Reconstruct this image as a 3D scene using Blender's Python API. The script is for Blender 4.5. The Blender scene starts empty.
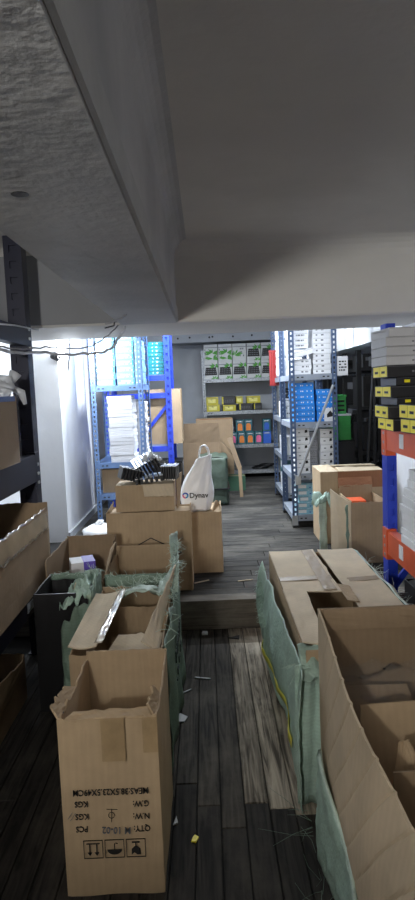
import bpy, bmesh, math, random
from mathutils import Vector, Matrix, noise
random.seed(7)
S = bpy.context.scene
COL = S.collection
PI = math.pi

# ------------------------------------------------------------------ camera
cam_data = bpy.data.cameras.new('camera')
cam = bpy.data.objects.new('camera', cam_data)
COL.objects.link(cam)
PITCH, ROLL, EYE = math.radians(5.5), 0.04, 1.3
fw = Vector((0, math.cos(PITCH), -math.sin(PITCH)))
r0 = Vector((1, 0, 0)); u0 = r0.cross(fw)
rt = r0 * math.cos(ROLL) - u0 * math.sin(ROLL)
up = r0 * math.sin(ROLL) + u0 * math.cos(ROLL)
M = Matrix((rt, up, -fw)).transposed().to_4x4()
M.translation = Vector((0, 0, EYE))
cam.matrix_world = M
cam_data.sensor_fit = 'VERTICAL'
cam_data.sensor_height = 36.0
cam_data.lens = 36.0 * 624.0 / 900.0
cam_data.clip_start = 0.05
S.camera = cam

# ------------------------------------------------------------------ world, lights, exposure
w = bpy.data.worlds.new('world'); S.world = w; w.use_nodes = True
w.node_tree.nodes['Background'].inputs[0].default_value = (0.6, 0.7, 0.85, 1)
w.node_tree.nodes['Background'].inputs[1].default_value = 0.008
S.view_settings.view_transform = 'Standard'
S.view_settings.look = 'None'
S.view_settings.gamma = 1.0
S.view_settings.use_curve_mapping = False
S.view_settings.exposure = 0.16

def light(name, kind, loc, power, col, size=0.05, rot=(0, 0, 0), sy=None):
    d = bpy.data.lights.new(name, kind); d.energy = power; d.color = col
    if kind == 'AREA':
        d.shape = 'RECTANGLE'; d.size = size; d.size_y = sy or size
    else:
        d.shadow_soft_size = size
    o = bpy.data.objects.new(name, d); COL.objects.link(o); o.location = loc; o.rotation_euler = rot
    return o
BULB = (-1.078, 4.80, 1.655)
light('bulb_light', 'POINT', (BULB[0]+0.055, BULB[1]+0.05, BULB[2]), 44, (0.86, 0.93, 1.0), 0.035)
NEAR = (-0.62, -0.9, 1.50)
light('rear_lamp_light', 'POINT', NEAR, 54, (1.0, 0.97, 0.91), 0.05)
FRONT_FILL = (-0.52, -1.7, 1.50)  # unseen fill lamp added to brighten the front faces at mid depth
light('front_fill_light', 'POINT', FRONT_FILL, 158, (1.0, 0.98, 0.94), 0.06)
TUBES = [(0.45, 4.50, 2.06), (0.15, 5.6, 2.22)]      # far bay tube above the cross beam, then an unseen fill tube added deeper
for p, e in zip(TUBES, (8, 85)):
    light('tube_light', 'AREA', (p[0], p[1], p[2] - 0.03), e, (0.86, 0.93, 1.0), 1.15, (0, 0, 0), 0.06)

# ------------------------------------------------------------------ materials
def lin(c):
    return tuple(((x / 255) / 12.92 if x / 255 <= 0.04045 else ((x / 255 + 0.055) / 1.055) ** 2.4) for x in c)
MATS = {}
def mat(name, rgb, rough=0.7, metal=0.0, var=0.12, scale=9.0, bump=0.0, bscale=60.0, rnd=0.0, stretch=None, alpha=1.0, spec=0.5, trans=0.0, emit=None, patch=None):
    """procedural material: base colour broken up by noise, optional bump, per-object variation"""
    if name in MATS: return MATS[name]
    m = bpy.data.materials.new(name); m.use_nodes = True
    nt = m.node_tree; N = nt.nodes; L = nt.links
    b = N['Principled BSDF']
    c = lin(rgb)
    tc = N.new('ShaderNodeTexCoord'); mp = N.new('ShaderNodeMapping')
    L.new(tc.outputs['Object'], mp.inputs['Vector'])
    if stretch: mp.inputs['Scale'].default_value = stretch
    nz = N.new('ShaderNodeTexNoise'); nz.inputs['Scale'].default_value = scale
    nz.inputs['Detail'].default_value = 6; nz.inputs['Roughness'].default_value = 0.62
    L.new(mp.outputs['Vector'], nz.inputs['Vector'])
    rp = N.new('ShaderNodeValToRGB')
    rp.color_ramp.elements[0].position = 0.28; rp.color_ramp.elements[1].position = 0.72
    rp.color_ramp.elements[0].color = tuple(x * (1 - var * 2) for x in c) + (1,)
    rp.color_ramp.elements[1].color = tuple(min(1, x * (1 + var)) for x in c) + (1,)
    L.new(nz.outputs['Fac'], rp.inputs['Fac'])
    out = rp.outputs['Color']
    if patch:
        n2 = N.new('ShaderNodeTexNoise'); n2.inputs['Scale'].default_value = patch[1]; n2.inputs['Detail'].default_value = 4
        L.new(mp.outputs['Vector'], n2.inputs['Vector'])
        r2 = N.new('ShaderNodeValToRGB'); r2.color_ramp.elements[0].position = patch[2]; r2.color_ramp.elements[1].position = patch[3]
        L.new(n2.outputs['Fac'], r2.inputs['Fac'])
        mx = N.new('ShaderNodeMix'); mx.data_type = 'RGBA'
        L.new(r2.outputs['Color'], mx.inputs['Factor']); L.new(out, mx.inputs['A'])
        mx.inputs['B'].default_value = lin(patch[0]) + (1,)
        out = mx.outputs['Result']
    if rnd:
        oi = N.new('ShaderNodeObjectInfo'); hs = N.new('ShaderNodeHueSaturation')
        mr = N.new('ShaderNodeMapRange'); mr.inputs['To Min'].default_value = 1 - rnd; mr.inputs['To Max'].default_value = 1 + rnd
        L.new(oi.outputs['Random'], mr.inputs['Value']); L.new(mr.outputs['Result'], hs.inputs['Value'])
        L.new(out, hs.inputs['Color']); out = hs.outputs['Color']
    L.new(out, b.inputs['Base Color'])
    b.inputs['Roughness'].default_value = rough; b.inputs['Metallic'].default_value = metal
    b.inputs['Specular IOR Level'].default_value = spec
    if alpha < 1: b.inputs['Alpha'].default_value = alpha
    if trans: b.inputs['Transmission Weight'].default_value = trans
    if emit:
        b.inputs['Emission Color'].default_value = lin(emit[0]) + (1,); b.inputs['Emission Strength'].default_value = emit[1]
    if bump:
        n3 = N.new('ShaderNodeTexNoise'); n3.inputs['Scale'].default_value = bscale; n3.inputs['Detail'].default_value = 5
        L.new(mp.outputs['Vector'], n3.inputs['Vector'])
        bp = N.new('ShaderNodeBump'); bp.inputs['Strength'].default_value = bump; bp.inputs['Distance'].default_value = 0.01
        L.new(n3.outputs['Fac'], bp.inputs['Height']); L.new(bp.outputs['Normal'], b.inputs['Normal'])
    MATS[name] = m
    return m

def cloth_mat(name, rgb, freq=420):
    m = mat(name, rgb, 0.55, var=0.22, scale=5, bump=0.4, bscale=90)
    nt = m.node_tree; N = nt.nodes; L = nt.links; b = N['Principled BSDF']
    src = b.inputs['Base Color'].links[0].from_socket
    wv = N.new('ShaderNodeTexWave'); wv.inputs['Scale'].default_value = 26; wv.inputs['Distortion'].default_value = 1.5
    wv.bands_direction = 'Z'
    tc = [n for n in N if n.type == 'TEX_COORD'][0]
    L.new(tc.outputs['Object'], wv.inputs['Vector'])
    mx = N.new('ShaderNodeMix'); mx.data_type = 'RGBA'; mx.blend_type = 'MULTIPLY'; mx.inputs['Factor'].default_value = 0.07
    L.new(src, mx.inputs['A']); L.new(wv.outputs['Color'], mx.inputs['B']); L.new(mx.outputs['Result'], b.inputs['Base Color'])
    return m

def wood_mat(name, dark, light_, worn, axis):
    m = bpy.data.materials.new(name); m.use_nodes = True
    nt = m.node_tree; N = nt.nodes; L = nt.links; b = N['Principled BSDF']
    tc = N.new('ShaderNodeTexCoord'); mp = N.new('ShaderNodeMapping'); oi = N.new('ShaderNodeObjectInfo')
    mp.inputs['Scale'].default_value = (1, 0.06, 1) if axis == 'Y' else (0.06, 1, 1)
    ad = N.new('ShaderNodeVectorMath'); ad.operation = 'MULTIPLY_ADD'
    cb = N.new('ShaderNodeCombineXYZ')
    for i in range(3): L.new(oi.outputs['Random'], cb.inputs[i])
    L.new(cb.outputs[0], ad.inputs[0]); ad.inputs[1].default_value = (7, 7, 7)
    geo = N.new('ShaderNodeNewGeometry')
    L.new(geo.outputs['Position'], ad.inputs[2])
    L.new(ad.outputs[0], mp.inputs['Vector'])
    n1 = N.new('ShaderNodeTexNoise'); n1.inputs['Scale'].default_value = 45; n1.inputs['Detail'].default_value = 7
    n1.inputs['Distortion'].default_value = 1.6
    L.new(mp.outputs[0], n1.inputs['Vector'])
    rp = N.new('ShaderNodeValToRGB'); rp.color_ramp.elements[0].position = 0.36; rp.color_ramp.elements[1].position = 0.66
    rp.color_ramp.elements[0].color = lin(dark) + (1,); rp.color_ramp.elements[1].color = lin(light_) + (1,)
    L.new(n1.outputs['Fac'], rp.inputs['Fac'])
    n2 = N.new('ShaderNodeTexNoise'); n2.inputs['Scale'].default_value = 2.3; n2.inputs['Detail'].default_value = 6; n2.inputs['Roughness'].default_value = 0.7
    mp2 = N.new('ShaderNodeMapping'); mp2.inputs['Scale'].default_value = (1.6, 0.8, 1) if axis == 'Y' else (0.8, 1.6, 1)
    L.new(geo.outputs['Position'], mp2.inputs['Vector']); L.new(mp2.outputs[0], n2.inputs['Vector'])
    r2 = N.new('ShaderNodeValToRGB'); r2.color_ramp.elements[0].position = 0.47; r2.color_ramp.elements[1].position = 0.70
    r2.color_ramp.elements[1].color = (0.75, 0.75, 0.75, 1)
    L.new(n2.outputs['Fac'], r2.inputs['Fac'])
    mx = N.new('ShaderNodeMix'); mx.data_type = 'RGBA'
    L.new(r2.outputs['Color'], mx.inputs['Factor']); L.new(rp.outputs['Color'], mx.inputs['A']); mx.inputs['B'].default_value = lin(worn) + (1,)
    hs = N.new('ShaderNodeHueSaturation'); mr = N.new('ShaderNodeMapRange'); mr.inputs['To Min'].default_value = 0.78; mr.inputs['To Max'].default_value = 1.18
    L.new(oi.outputs['Random'], mr.inputs['Value']); L.new(mr.outputs['Result'], hs.inputs['Value']); L.new(mx.outputs['Result'], hs.inputs['Color'])
    L.new(hs.outputs['Color'], b.inputs['Base Color'])
    b.inputs['Roughness'].default_value = 0.8; b.inputs['Specular IOR Level'].default_value = 0.12
    bp = N.new('ShaderNodeBump'); bp.inputs['Strength'].default_value = 0.35; bp.inputs['Distance'].default_value = 0.004
    L.new(n1.outputs['Fac'], bp.inputs['Height']); L.new(bp.outputs['Normal'], b.inputs['Normal'])
    return m

def cardboard(name, rgb, rnd=0.0):
    m = mat(name, rgb, 0.82, var=0.10, scale=5, bump=0.12, bscale=14, rnd=rnd, spec=0.25)
    nt = m.node_tree; N = nt.nodes; L = nt.links; b = N['Principled BSDF']
    src = b.inputs['Base Color'].links[0].from_socket
    tc = [n for n in N if n.type == 'TEX_COORD'][0]
    wv = N.new('ShaderNodeTexWave'); wv.inputs['Scale'].default_value = 30; wv.bands_direction = 'DIAGONAL'
    mpw = N.new('ShaderNodeMapping'); mpw.inputs['Scale'].default_value = (1, 1, 0)
    L.new(tc.outputs['Object'], mpw.inputs['Vector']); L.new(mpw.outputs[0], wv.inputs['Vector'])
    mx = N.new('ShaderNodeMix'); mx.data_type = 'RGBA'; mx.blend_type = 'MULTIPLY'; mx.inputs['Factor'].default_value = 0.04
    L.new(src, mx.inputs['A']); L.new(wv.outputs['Color'], mx.inputs['B']); L.new(mx.outputs['Result'], b.inputs['Base Color'])
    return m

PAINT = mat('white_paint', (216, 214, 209), 0.75, var=0.05, scale=2.2, bump=0.15, bscale=25, patch=((190, 189, 185), 1.1, 0.5, 0.75))
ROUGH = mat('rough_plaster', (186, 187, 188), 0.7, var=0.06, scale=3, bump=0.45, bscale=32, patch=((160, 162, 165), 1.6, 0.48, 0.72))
GREYWALL = mat('grey_wall_paint', (176, 180, 186), 0.75, var=0.06, scale=2, bump=0.1, bscale=20, patch=((150, 154, 160), 1.3, 0.45, 0.7))
WALLW = mat('white_wall_paint', (222, 224, 228), 0.7, var=0.04, scale=2, bump=0.15, bscale=18)
PLANK_SHADE = wood_mat('shaded_worn_plank', (34, 33, 32), (60, 57, 54), (84, 79, 73), 'Y')
PLANK_HALF_LIT = wood_mat('half_lit_worn_plank', (46, 44, 41), (86, 81, 75), (116, 109, 100), 'Y')
PLANK_LIT = wood_mat('lit_worn_plank', (74, 68, 60), (172, 161, 145), (190, 180, 163), 'Y')
RISER = wood_mat('riser_board', (84, 80, 74), (120, 114, 106), (140, 134, 124), 'X')
PLANK_F = wood_mat('grey_worn_plank', (42, 42, 41), (70, 68, 66), (106, 103, 97), 'X')
CB = cardboard('cardboard', (184, 161, 131), 0.05)
CBG = cardboard('cardboard_grey', (170, 148, 120), 0.05)
CBD = cardboard('cardboard_dull', (150, 129, 104), 0.05)
CBL = cardboard('cardboard_pale', (214, 197, 170))
CBT = cardboard('cardboard_lit_top', (228, 212, 186))  # for the bale's top flaps; the light on them is in the colour
CBX = cardboard('cardboard_dark', (124, 106, 86))
CBR = cardboard('cardboard_reddish', (150, 104, 76))
TAPE = mat('packing_tape', (166, 142, 108), 0.42, var=0.12, scale=16, spec=0.45)
TAPEC = mat('clear_tape', (205, 190, 165), 0.15, var=0.1, spec=0.8, alpha=0.6)
SLATE = mat('slate_blue_metal', (70, 88, 118), 0.45, 0.2, var=0.08, scale=14)
SLATE_LIT = mat('lit_slate_metal', (96, 124, 168), 0.45, 0.2, var=0.06, scale=14)  # same slate paint, brightened to carry the light on the left rack
ROYAL = mat('royal_blue_metal', (38, 66, 196), 0.4, 0.1, var=0.06)
NAVY = mat('navy_metal', (19, 23, 46), 0.45, 0.2, var=0.1)
ORANGE = mat('orange_metal', (222, 96, 52), 0.45, 0.1, var=0.08)
GALV = mat('galvanised_metal', (150, 154, 158), 0.5, 0.5, var=0.28, scale=60)
SHELFG = mat('grey_shelf_metal', (140, 148, 160), 0.5, 0.25, var=0.08)
BLACK = mat('black_plastic', (22, 22, 25), 0.45, var=0.2)
BLACKM = mat('black_metal', (20, 21, 24), 0.5, 0.2, var=0.2)
WHITE = mat('white_card', (226, 228, 232), 0.6, var=0.04, rnd=0.05)
WHITEG = mat('white_gloss_card', (222, 224, 226), 0.35, var=0.03, rnd=0.04)
PACKW = mat('pack_white', (196, 198, 204), 0.7, var=0.06, rnd=0.05)
PAPER = mat('paper_edges', (222, 224, 230), 0.7, var=0.06, scale=40, stretch=(1, 1, 8))
BLUEB = mat('bright_blue_card', (22, 132, 224), 0.5, var=0.05, rnd=0.06)
LTBL = mat('light_blue_gloss', (132, 170, 196), 0.18, var=0.14, scale=6, spec=0.8, rnd=0.06)
LTBL2 = mat('sky_blue_card', (150, 208, 232), 0.45, var=0.25, scale=14, patch=((232, 240, 244), 7, 0.48, 0.56), rnd=0.06)
TEAL = mat('teal_card', (26, 128, 136), 0.4, var=0.08, rnd=0.08)
TEALD = mat('dark_teal_card', (32, 92, 102), 0.45, var=0.08)
YEL = mat('yellow_print', (255, 236, 20), 0.5, var=0.03)
OLIVE = mat('olive_gold_card', (188, 176, 40), 0.4, var=0.12)
GREYB = mat('grey_card', (196, 197, 200), 0.65, var=0.04, rnd=0.05)
INK = mat('black_ink', (30, 28, 28), 0.7, var=0.05)
GREYINK = mat('grey_ink', (110, 112, 118), 0.7, var=0.05)
GREENP = mat('green_print', (72, 150, 48), 0.6, var=0.25, scale=30)
ORNP = mat('orange_print', (226, 132, 58), 0.6, var=0.15)
PINKP = mat('pink_print', (226, 104, 150), 0.6, var=0.15)
BLUEP = mat('blue_print', (40, 92, 190), 0.6, var=0.15)
SACK = cloth_mat('green_woven_sack', (184, 212, 198))
SACKP = cloth_mat('pale_green_sack', (204, 226, 214))
SACKD = cloth_mat('dark_green_sack', (132, 156, 140))
OLIVEC = cloth_mat('olive_tarpaulin', (78, 92, 80))
STRAPY = mat('yellow_strip', (222, 214, 84), 0.6, var=0.08)
FILM = mat('clear_film', (225, 228, 230), 0.12, var=0.05, alpha=0.04, spec=1.0)
FILMW = mat('milky_film', (232, 236, 242), 0.3, var=0.1, alpha=0.75, spec=0.8)
BAGM = mat('white_bag_plastic', (250, 251, 253), 0.35, var=0.02, spec=0.5)
RED = mat('red_plastic', (136, 36, 38), 0.4, var=0.06)
GREENB = mat('green_crate', (46, 140, 62), 0.5, var=0.08)
PURPLE = mat('purple_print', (104, 84, 196), 0.5, var=0.1)
GLOW = mat('bulb_glow', (255, 255, 255), 0.4, emit=((235, 244, 255), 60))
TUBEG = mat('tube_glow', (255, 255, 255), 0.4, emit=((225, 238, 255), 8))
WARMG = mat('lamp_glow', (255, 255, 255), 0.4, emit=((255, 240, 215), 8))
STEEL = mat('bare_steel', (176, 180, 184), 0.35, 0.7, var=0.1)
CABLEM = mat('dusty_cable', (160, 160, 164), 0.6, var=0.1)
STRAPW = mat('grey_strap', (205, 208, 215), 0.4, var=0.1)

# ------------------------------------------------------------------ geometry helpers
class MB:
    def __init__(s): s.bm = bmesh.new()
    def box(s, x0, x1, y0, y1, z0, z1, mtx=None):
        v = [s.bm.verts.new(Vector(p)) for p in ((x0,y0,z0),(x1,y0,z0),(x1,y1,z0),(x0,y1,z0),(x0,y0,z1),(x1,y0,z1),(x1,y1,z1),(x0,y1,z1))]
        for f in ((0,3,2,1),(4,5,6,7),(0,1,5,4),(1,2,6,5),(2,3,7,6),(3,0,4,7)): s.bm.faces.new([v[i] for i in f])
        if mtx is not None:
            for q in v: q.co = mtx @ q.co
        return s
    def bar(s, a, b, wd, th, upv=(0, 0, 1)):
        a, b = Vector(a), Vector(b); d = (b - a); L = d.length; d.normalize()
        x = d.cross(Vector(upv)).normalized(); y = x.cross(d)
        m = Matrix((x, d, y)).transposed().to_4x4(); m.translation = a
        return s.box(-wd/2, wd/2, 0, L, -th/2, th/2, m)
    def tube(s, pts, r, n=6):
        pts = [Vector(p) for p in pts]; rings = []
        for i, p in enumerate(pts):
            d = (pts[min(i+1, len(pts)-1)] - pts[max(i-1, 0)]).normalized()
            a = Vector((0, 0, 1)) if abs(d.z) < 0.9 else Vector((1, 0, 0))
            x = d.cross(a).normalized(); y = x.cross(d)
            rr = r[i] if isinstance(r, (list, tuple)) else r
            rings.append([s.bm.verts.new(p + (x*math.cos(2*PI*k/n) + y*math.sin(2*PI*k/n))*rr) for k in range(n)])
        for A, B in zip(rings, rings[1:]):
            for k in range(n): s.bm.faces.new((A[k], A[(k+1) % n], B[(k+1) % n], B[k]))
        s.bm.faces.new(rings[0][::-1]); s.bm.faces.new(rings[-1])
        return s
    def lathe(s, prof, n=16, mtx=None):
        rings = []
        for r, z in prof:
            rings.append([s.bm.verts.new((r*math.cos(2*PI*k/n), r*math.sin(2*PI*k/n), z)) for k in range(n)])
        for A, B in zip(rings, rings[1:]):
            for k in range(n): s.bm.faces.new((A[k], A[(k+1) % n], B[(k+1) % n], B[k]))
        s.bm.faces.new(rings[0][::-1]); s.bm.faces.new(rings[-1])
        if mtx is not None:
            for R_ in rings:
                for v in R_: v.co = mtx @ v.co
        return s
    def prism(s, pts, vec):
        vec = Vector(vec)
        a = [s.bm.verts.new(Vector(p)) for p in pts]; b = [s.bm.verts.new(Vector(p) + vec) for p in pts]
        s.bm.faces.new(a[::-1]); s.bm.faces.new(b); n = len(a)
        for i in range(n): s.bm.faces.new((a[i], a[(i+1) % n], b[(i+1) % n], b[i]))
        return s
    def sheet(s, fn, nu, nv, th=0.004):
        """closed thin shell over fn(u, v)"""
        P = [[Vector(fn(i/nu, j/nv)) for j in range(nv+1)] for i in range(nu+1)]
        def nrm(i, j):
            du = P[min(i+1, nu)][j] - P[max(i-1, 0)][j]; dv = P[i][min(j+1, nv)] - P[i][max(j-1, 0)]
            n = du.cross(dv); return n.normalized() if n.length > 1e-9 else Vector((0, 0, 1))
        A = [[s.bm.verts.new(P[i][j]) for j in range(nv+1)] for i in range(nu+1)]
        B = [[s.bm.verts.new(P[i][j] - nrm(i, j)*th) for j in range(nv+1)] for i in range(nu+1)]
        for i in range(nu):
            for j in range(nv):
                s.bm.faces.new((A[i][j], A[i+1][j], A[i+1][j+1], A[i][j+1]))
                s.bm.faces.new((B[i][j], B[i][j+1], B[i+1][j+1], B[i+1][j]))
        for i in range(nu):
            s.bm.faces.new((A[i][0], B[i][0], B[i+1][0], A[i+1][0])); s.bm.faces.new((A[i][nv], A[i+1][nv], B[i+1][nv], B[i][nv]))
        for j in range(nv):
            s.bm.faces.new((A[0][j], A[0][j+1], B[0][j+1], B[0][j])); s.bm.faces.new((A[nu][j], B[nu][j], B[nu][j+1], A[nu][j+1]))
        return s
    def build(s, name, m, parent=None, smooth=False):
        bmesh.ops.recalc_face_normals(s.bm, faces=s.bm.faces)
        me = bpy.data.meshes.new(name); s.bm.to_mesh(me); s.bm.free()
        if smooth:
            for p in me.polygons: p.use_smooth = True
        me.materials.append(m)
        o = bpy.data.objects.new(name, me); COL.objects.link(o)
        if parent is not None: o.parent = parent
        return o

def tag(o, label=None, cat=None, group=None, kind=None):
    if label: o['label'] = label
    if cat: o['category'] = cat
    if group: o['group'] = group
    if kind: o['kind'] = kind
    return o
def thing(name, label, cat, loc=(0, 0, 0), rz=0.0, group=None):
    o = bpy.data.objects.new(name, None); COL.objects.link(o); o.empty_display_size = 0.05
    o.location = loc; o.rotation_euler = (0, 0, rz)
    return tag(o, label, cat, group)
def dup(o, loc, rz=None, label=None, rot=None):
    r = o.copy(); COL.objects.link(r); r.location = loc
    if rz is not None: r.rotation_euler = (0, 0, rz)
    if rot is not None: r.rotation_euler = rot
    if label: r['label'] = label
    for ch in list(o.children):
        c = ch.copy(); COL.objects.link(c); c.parent = r
        for g in list(ch.children):
            d = g.copy(); COL.objects.link(d); d.parent = c
    return r
def text(name, s, size, m, parent, mtx, depth=0.0006, sx=1.0):
    """flat lettering; mtx places local x = reading direction, y = up"""
    cu = bpy.data.curves.new(name, 'FONT'); cu.body = s; cu.size = size; cu.extrude = depth; cu.offset = size*0.010; cu.align_x = 'LEFT'
    cu.resolution_u = 2
    ob = bpy.data.objects.new(name, cu); COL.objects.link(ob)
    dg = bpy.context.evaluated_depsgraph_get()
    me = bpy.data.meshes.new_from_object(ob.evaluated_get(dg))
    bpy.data.objects.remove(ob); bpy.data.curves.remove(cu)
    me.name = name
    sc = Matrix.Diagonal((sx, 1, 1, 1))
    me.transform(mtx @ sc); me.materials.clear(); me.materials.append(m)
    o = bpy.data.objects.new(name, me); COL.objects.link(o); o.parent = parent
    return o
def nz(*p): return noise.noise(Vector(p))
ORD = ['bottom', 'second', 'third', 'fourth', 'fifth', 'sixth', 'seventh', 'eighth', 'ninth', 'tenth', 'eleventh', 'twelfth', 'thirteenth', 'fourteenth', 'fifteenth', 'sixteenth', 'seventeenth', 'eighteenth', 'nineteenth', 'twentieth']
def ordi(k, n):
    return 'lowest' if k == 0 else ('topmost' if k == n-1 else ORD[k] + ' up')

# ================================================================== SETTING
ZS, YS = 0.164, 3.317          # raised floor height and where the step is
ZB, ZC, ZF = 1.672, 2.09, 2.35  # beam soffit, near ceiling, far ceiling
YB0, YB1 = 3.45, 4.24           # cross beam

floor = MB().box(-1.5, 2.6, -4.6, YS, -0.2, -0.014).box(-1.5, 2.6, YS, 8.6, -0.2, ZS-0.014).build('floor', mat('subfloor', (26, 25, 24), 0.9), None)
tag(floor, kind='structure')
def plank_mesh(x0, x1, y0, y1, ztop, th, m, name='floor_plank'):
    b = MB(); b.box(x0, x1, y0, y1, ztop-th, ztop)
    bmesh.ops.bevel(b.bm, geom=[e for e in b.bm.edges if abs(e.verts[0].co.z-ztop) < 1e-5 and abs(e.verts[1].co.z-ztop) < 1e-5], offset=0.0022, segments=1, affect='EDGES')
    return b.build(name, m, floor)
x = -0.95
k = 0
while x < 0.86:
    wd = 0.071 + 0.006*random.random()
    cut = 0.2 + ((k*1.37) % 2.4)
    if x > -0.3: cut = (1.86 - 0.4*(x-0.05)) if 0.05 < x < 0.24 else 1.62+0.5*random.random()  # board joints follow the shadow edge on the near floor
    plank_mesh(x, x+wd-0.003, -0.34, cut-0.0015, -0.0008*random.random(), 0.013, PLANK_SHADE)
    plank_mesh(x, x+wd-0.003, cut+0.0015, YS-0.022, -0.0008*random.random(), 0.013, PLANK_LIT if 0.05 < x < 0.24 else (PLANK_HALF_LIT if x > -0.3 else PLANK_SHADE))  # worn boards; paler tones carry the lit patch, darker ones the shade
    x += wd; k += 1
y = YS + 0.07
while y < 8.35:
    wd = 0.105 + 0.01*random.random()
    cut = -0.6 + ((k*0.83) % 1.6)
    plank_mesh(-1.12, cut-0.0015, y, y+wd-0.003, ZS-0.001*random.random(), 0.013, PLANK_F)
    plank_mesh(cut+0.0015, 1.9, y, y+wd-0.003, ZS-0.001*random.random(), 0.013, PLANK_F)
    y += wd; k += 1
MB().box(-1.12, 1.3, YS-0.02, YS, 0.0, ZS-0.022).build('step_riser', RISER, floor)
MB().box(-1.12, 1.3, YS-0.032, YS+0.067, ZS-0.021, ZS+0.001).build('step_nosing', RISER, floor)

def struct(name, b, m, smooth=False):
    return tag(b.build(name, m, None, smooth), kind='structure')
# ceilings
c = MB().box(-1.6, 2.6, -4.6, YB0, ZC, ZC+0.1).box(-1.6, 2.6, YB1, 8.6, ZF, ZF+0.1)
struct('ceiling', c, PAINT)
# longitudinal beam on the left with a coved corner to the ceiling (profile swept along y)
prof = [(-0.455, ZC), (-0.45, ZB+0.006), (-0.443, ZB), (-0.142, ZB), (-0.139, ZB+0.004)]
for a in range(0, 7):
    t = a/6*PI/2
    prof.append((-0.138+0.07*(1-math.cos(t)), ZC-0.08+0.08*math.sin(t)))
prof.append((-0.0, ZC+0.01)); prof.append((-0.455, ZC+0.01))
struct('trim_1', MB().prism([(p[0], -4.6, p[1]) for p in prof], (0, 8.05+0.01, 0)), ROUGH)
struct('shade_lip', MB().prism([(-0.1385, -4.6, ZB+0.002), (-0.131, -4.6, ZB+0.006), (-0.131, -4.6, ZB+0.074), (-0.1385, -4.6, ZB+0.082)], (0, 8.05, 0)), mat('shade_band_grey', (176, 178, 178), 0.8, var=0.06, bump=0.3, bscale=30))  # added lip; its grey stands in for the shaded band on the beam
# cross beam
prof = [(YB0, ZC+0.02), (YB0, ZB+0.01), (YB0+0.01, ZB), (YB1-0.01, ZB), (YB1, ZB+0.01), (YB1, ZF+0.05), (YB0+0.05, ZF+0.05)]
cove = [(YB0-0.10, ZC+0.02)] + [(YB0-0.10+0.10*math.sin(a/5*PI/2), ZC-0.10+0.10*math.cos(a/5*PI/2)) for a in range(6)]
struct('trim_2', MB().prism([(-1.6, p[0], p[1]) for p in cove + prof[1:]], (4.2, 0, 0)), PAINT)
struct('shade_panel', MB().box(-1.4, -0.452, YB0-0.022, YB0, ZB+0.012, ZC), mat('shaded_face_grey', (146, 148, 152), 0.8, var=0.05, scale=2))  # added panel; its grey stands in for shade on the left cross face
# far longitudinal beam on the right and lintel on the back wall
struct('trim_3', MB().box(1.335, 2.6, YB1-0.01, 8.5, 1.63, ZF+0.02), WALLW)
lint = struct('trim_4', MB().box(-1.15, 1.335, 8.02, 8.45, 1.905, ZF+0.01), GREYWALL)
for i, px in enumerate((-0.32, -0.17, 0.08, 0.12, 0.38, 0.62)):
    MB().lathe([(0.013, -0.004), (0.013, 0.004)], 10, Matrix.Translation((px, 8.018, 1.962 + 0.006*(i % 2))) @ Matrix.Rotation(PI/2, 4, 'X')).build('anchor_hole', BLACK, lint)
hole = MB().lathe([(0.008, 0.012), (0.012, 0.004), (0.017, -0.001)], 12, Matrix.Translation((-0.326, 1.189, 1.672))).build('plaster_hole', BLACK, bpy.data.objects['trim_1'])
# walls
struct('wall_left', MB().box(-1.5, -1.12, 4.835, 8.5, 0, ZF).box(-1.55, -1.4, 0.0, 4.835, 0, ZF), WALLW)
struct('wall_left', MB().box(-1.55, -1.4, -4.6, 0.0, 0, ZF), mat('dark_bounce_cut', (92, 86, 78), 0.8))  # unseen stretch behind the camera, kept dark to cut bounced light
struct('wall_right', MB().box(1.345, 1.6, -4.6, 0.0, 0, ZF), MATS['dark_bounce_cut'])
struct('wall_right', MB().box(1.345, 1.6, 0.0, 4.56, 0, ZF).box(2.45, 2.6, 4.56, 8.5, 0, ZF), WALLW)
struct('wall_back', MB().box(-1.5, 2.6, 8.42, 8.6, 0, ZF), GREYWALL)
# unseen blocker added behind the camera to cut the rear lamp's light low down
struct('light_blocker', MB().box(-1.4, 1.345, -0.45, -0.35, -0.02, 1.185), mat('dark_bounce_cut', (92, 86, 78), 0.8))
struct('wall_entry', MB().box(-1.5, 1.6, -4.7, -4.6, 0, ZC), MATS['dark_bounce_cut'])
struct('baseboard_left', MB().box(-1.12, -1.105, 4.835, 8.4, ZS, ZS+0.06), GREYWALL)

# ================================================================== LAMPS
for i, p in enumerate(TUBES):
    t = thing('tube_lamp', ('white ceiling tube lamp just behind the cross beam', 'unseen fill tube added in the middle of the far bay')[i], 'lamp', p)
    MB().box(-0.62, 0.62, -0.03, 0.03, 0.02, 0.06).build('lamp_housing', WHITE, t)
    MB().tube([(-0.58, 0, 0.004), (0.58, 0, 0.004)], 0.013, 10).build('tube', TUBEG, t)
    for xx in (-0.5, 0.5): MB().tube([(xx, 0, 0.06), (xx, 0, ZF-p[2])], 0.003, 5).build('hanger', CABLEM, t)
t = thing('wall_bulb', 'glowing bulb in a black holder on the left wall corner', 'lamp', BULB)
MB().lathe([(0.004, -0.036), (0.02, -0.03), (0.031, -0.012), (0.033, 0.006), (0.026, 0.026), (0.012, 0.036)], 14).build('bulb', GLOW, t, True)
MB().lathe([(0.030, -0.09), (0.042, -0.08), (0.042, -0.05), (0.022, -0.032)], 14, Matrix.Translation((-0.02, 0, 0.0)) @ Matrix.Rotation(0.45, 4, 'Y')).build('bulb_holder', BLACK, t)
MB().bar((-0.03, 0, -0.07), (-0.03, 0.033, -0.07), 0.03, 0.02).build('wall_bracket', BLACK, t)
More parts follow.
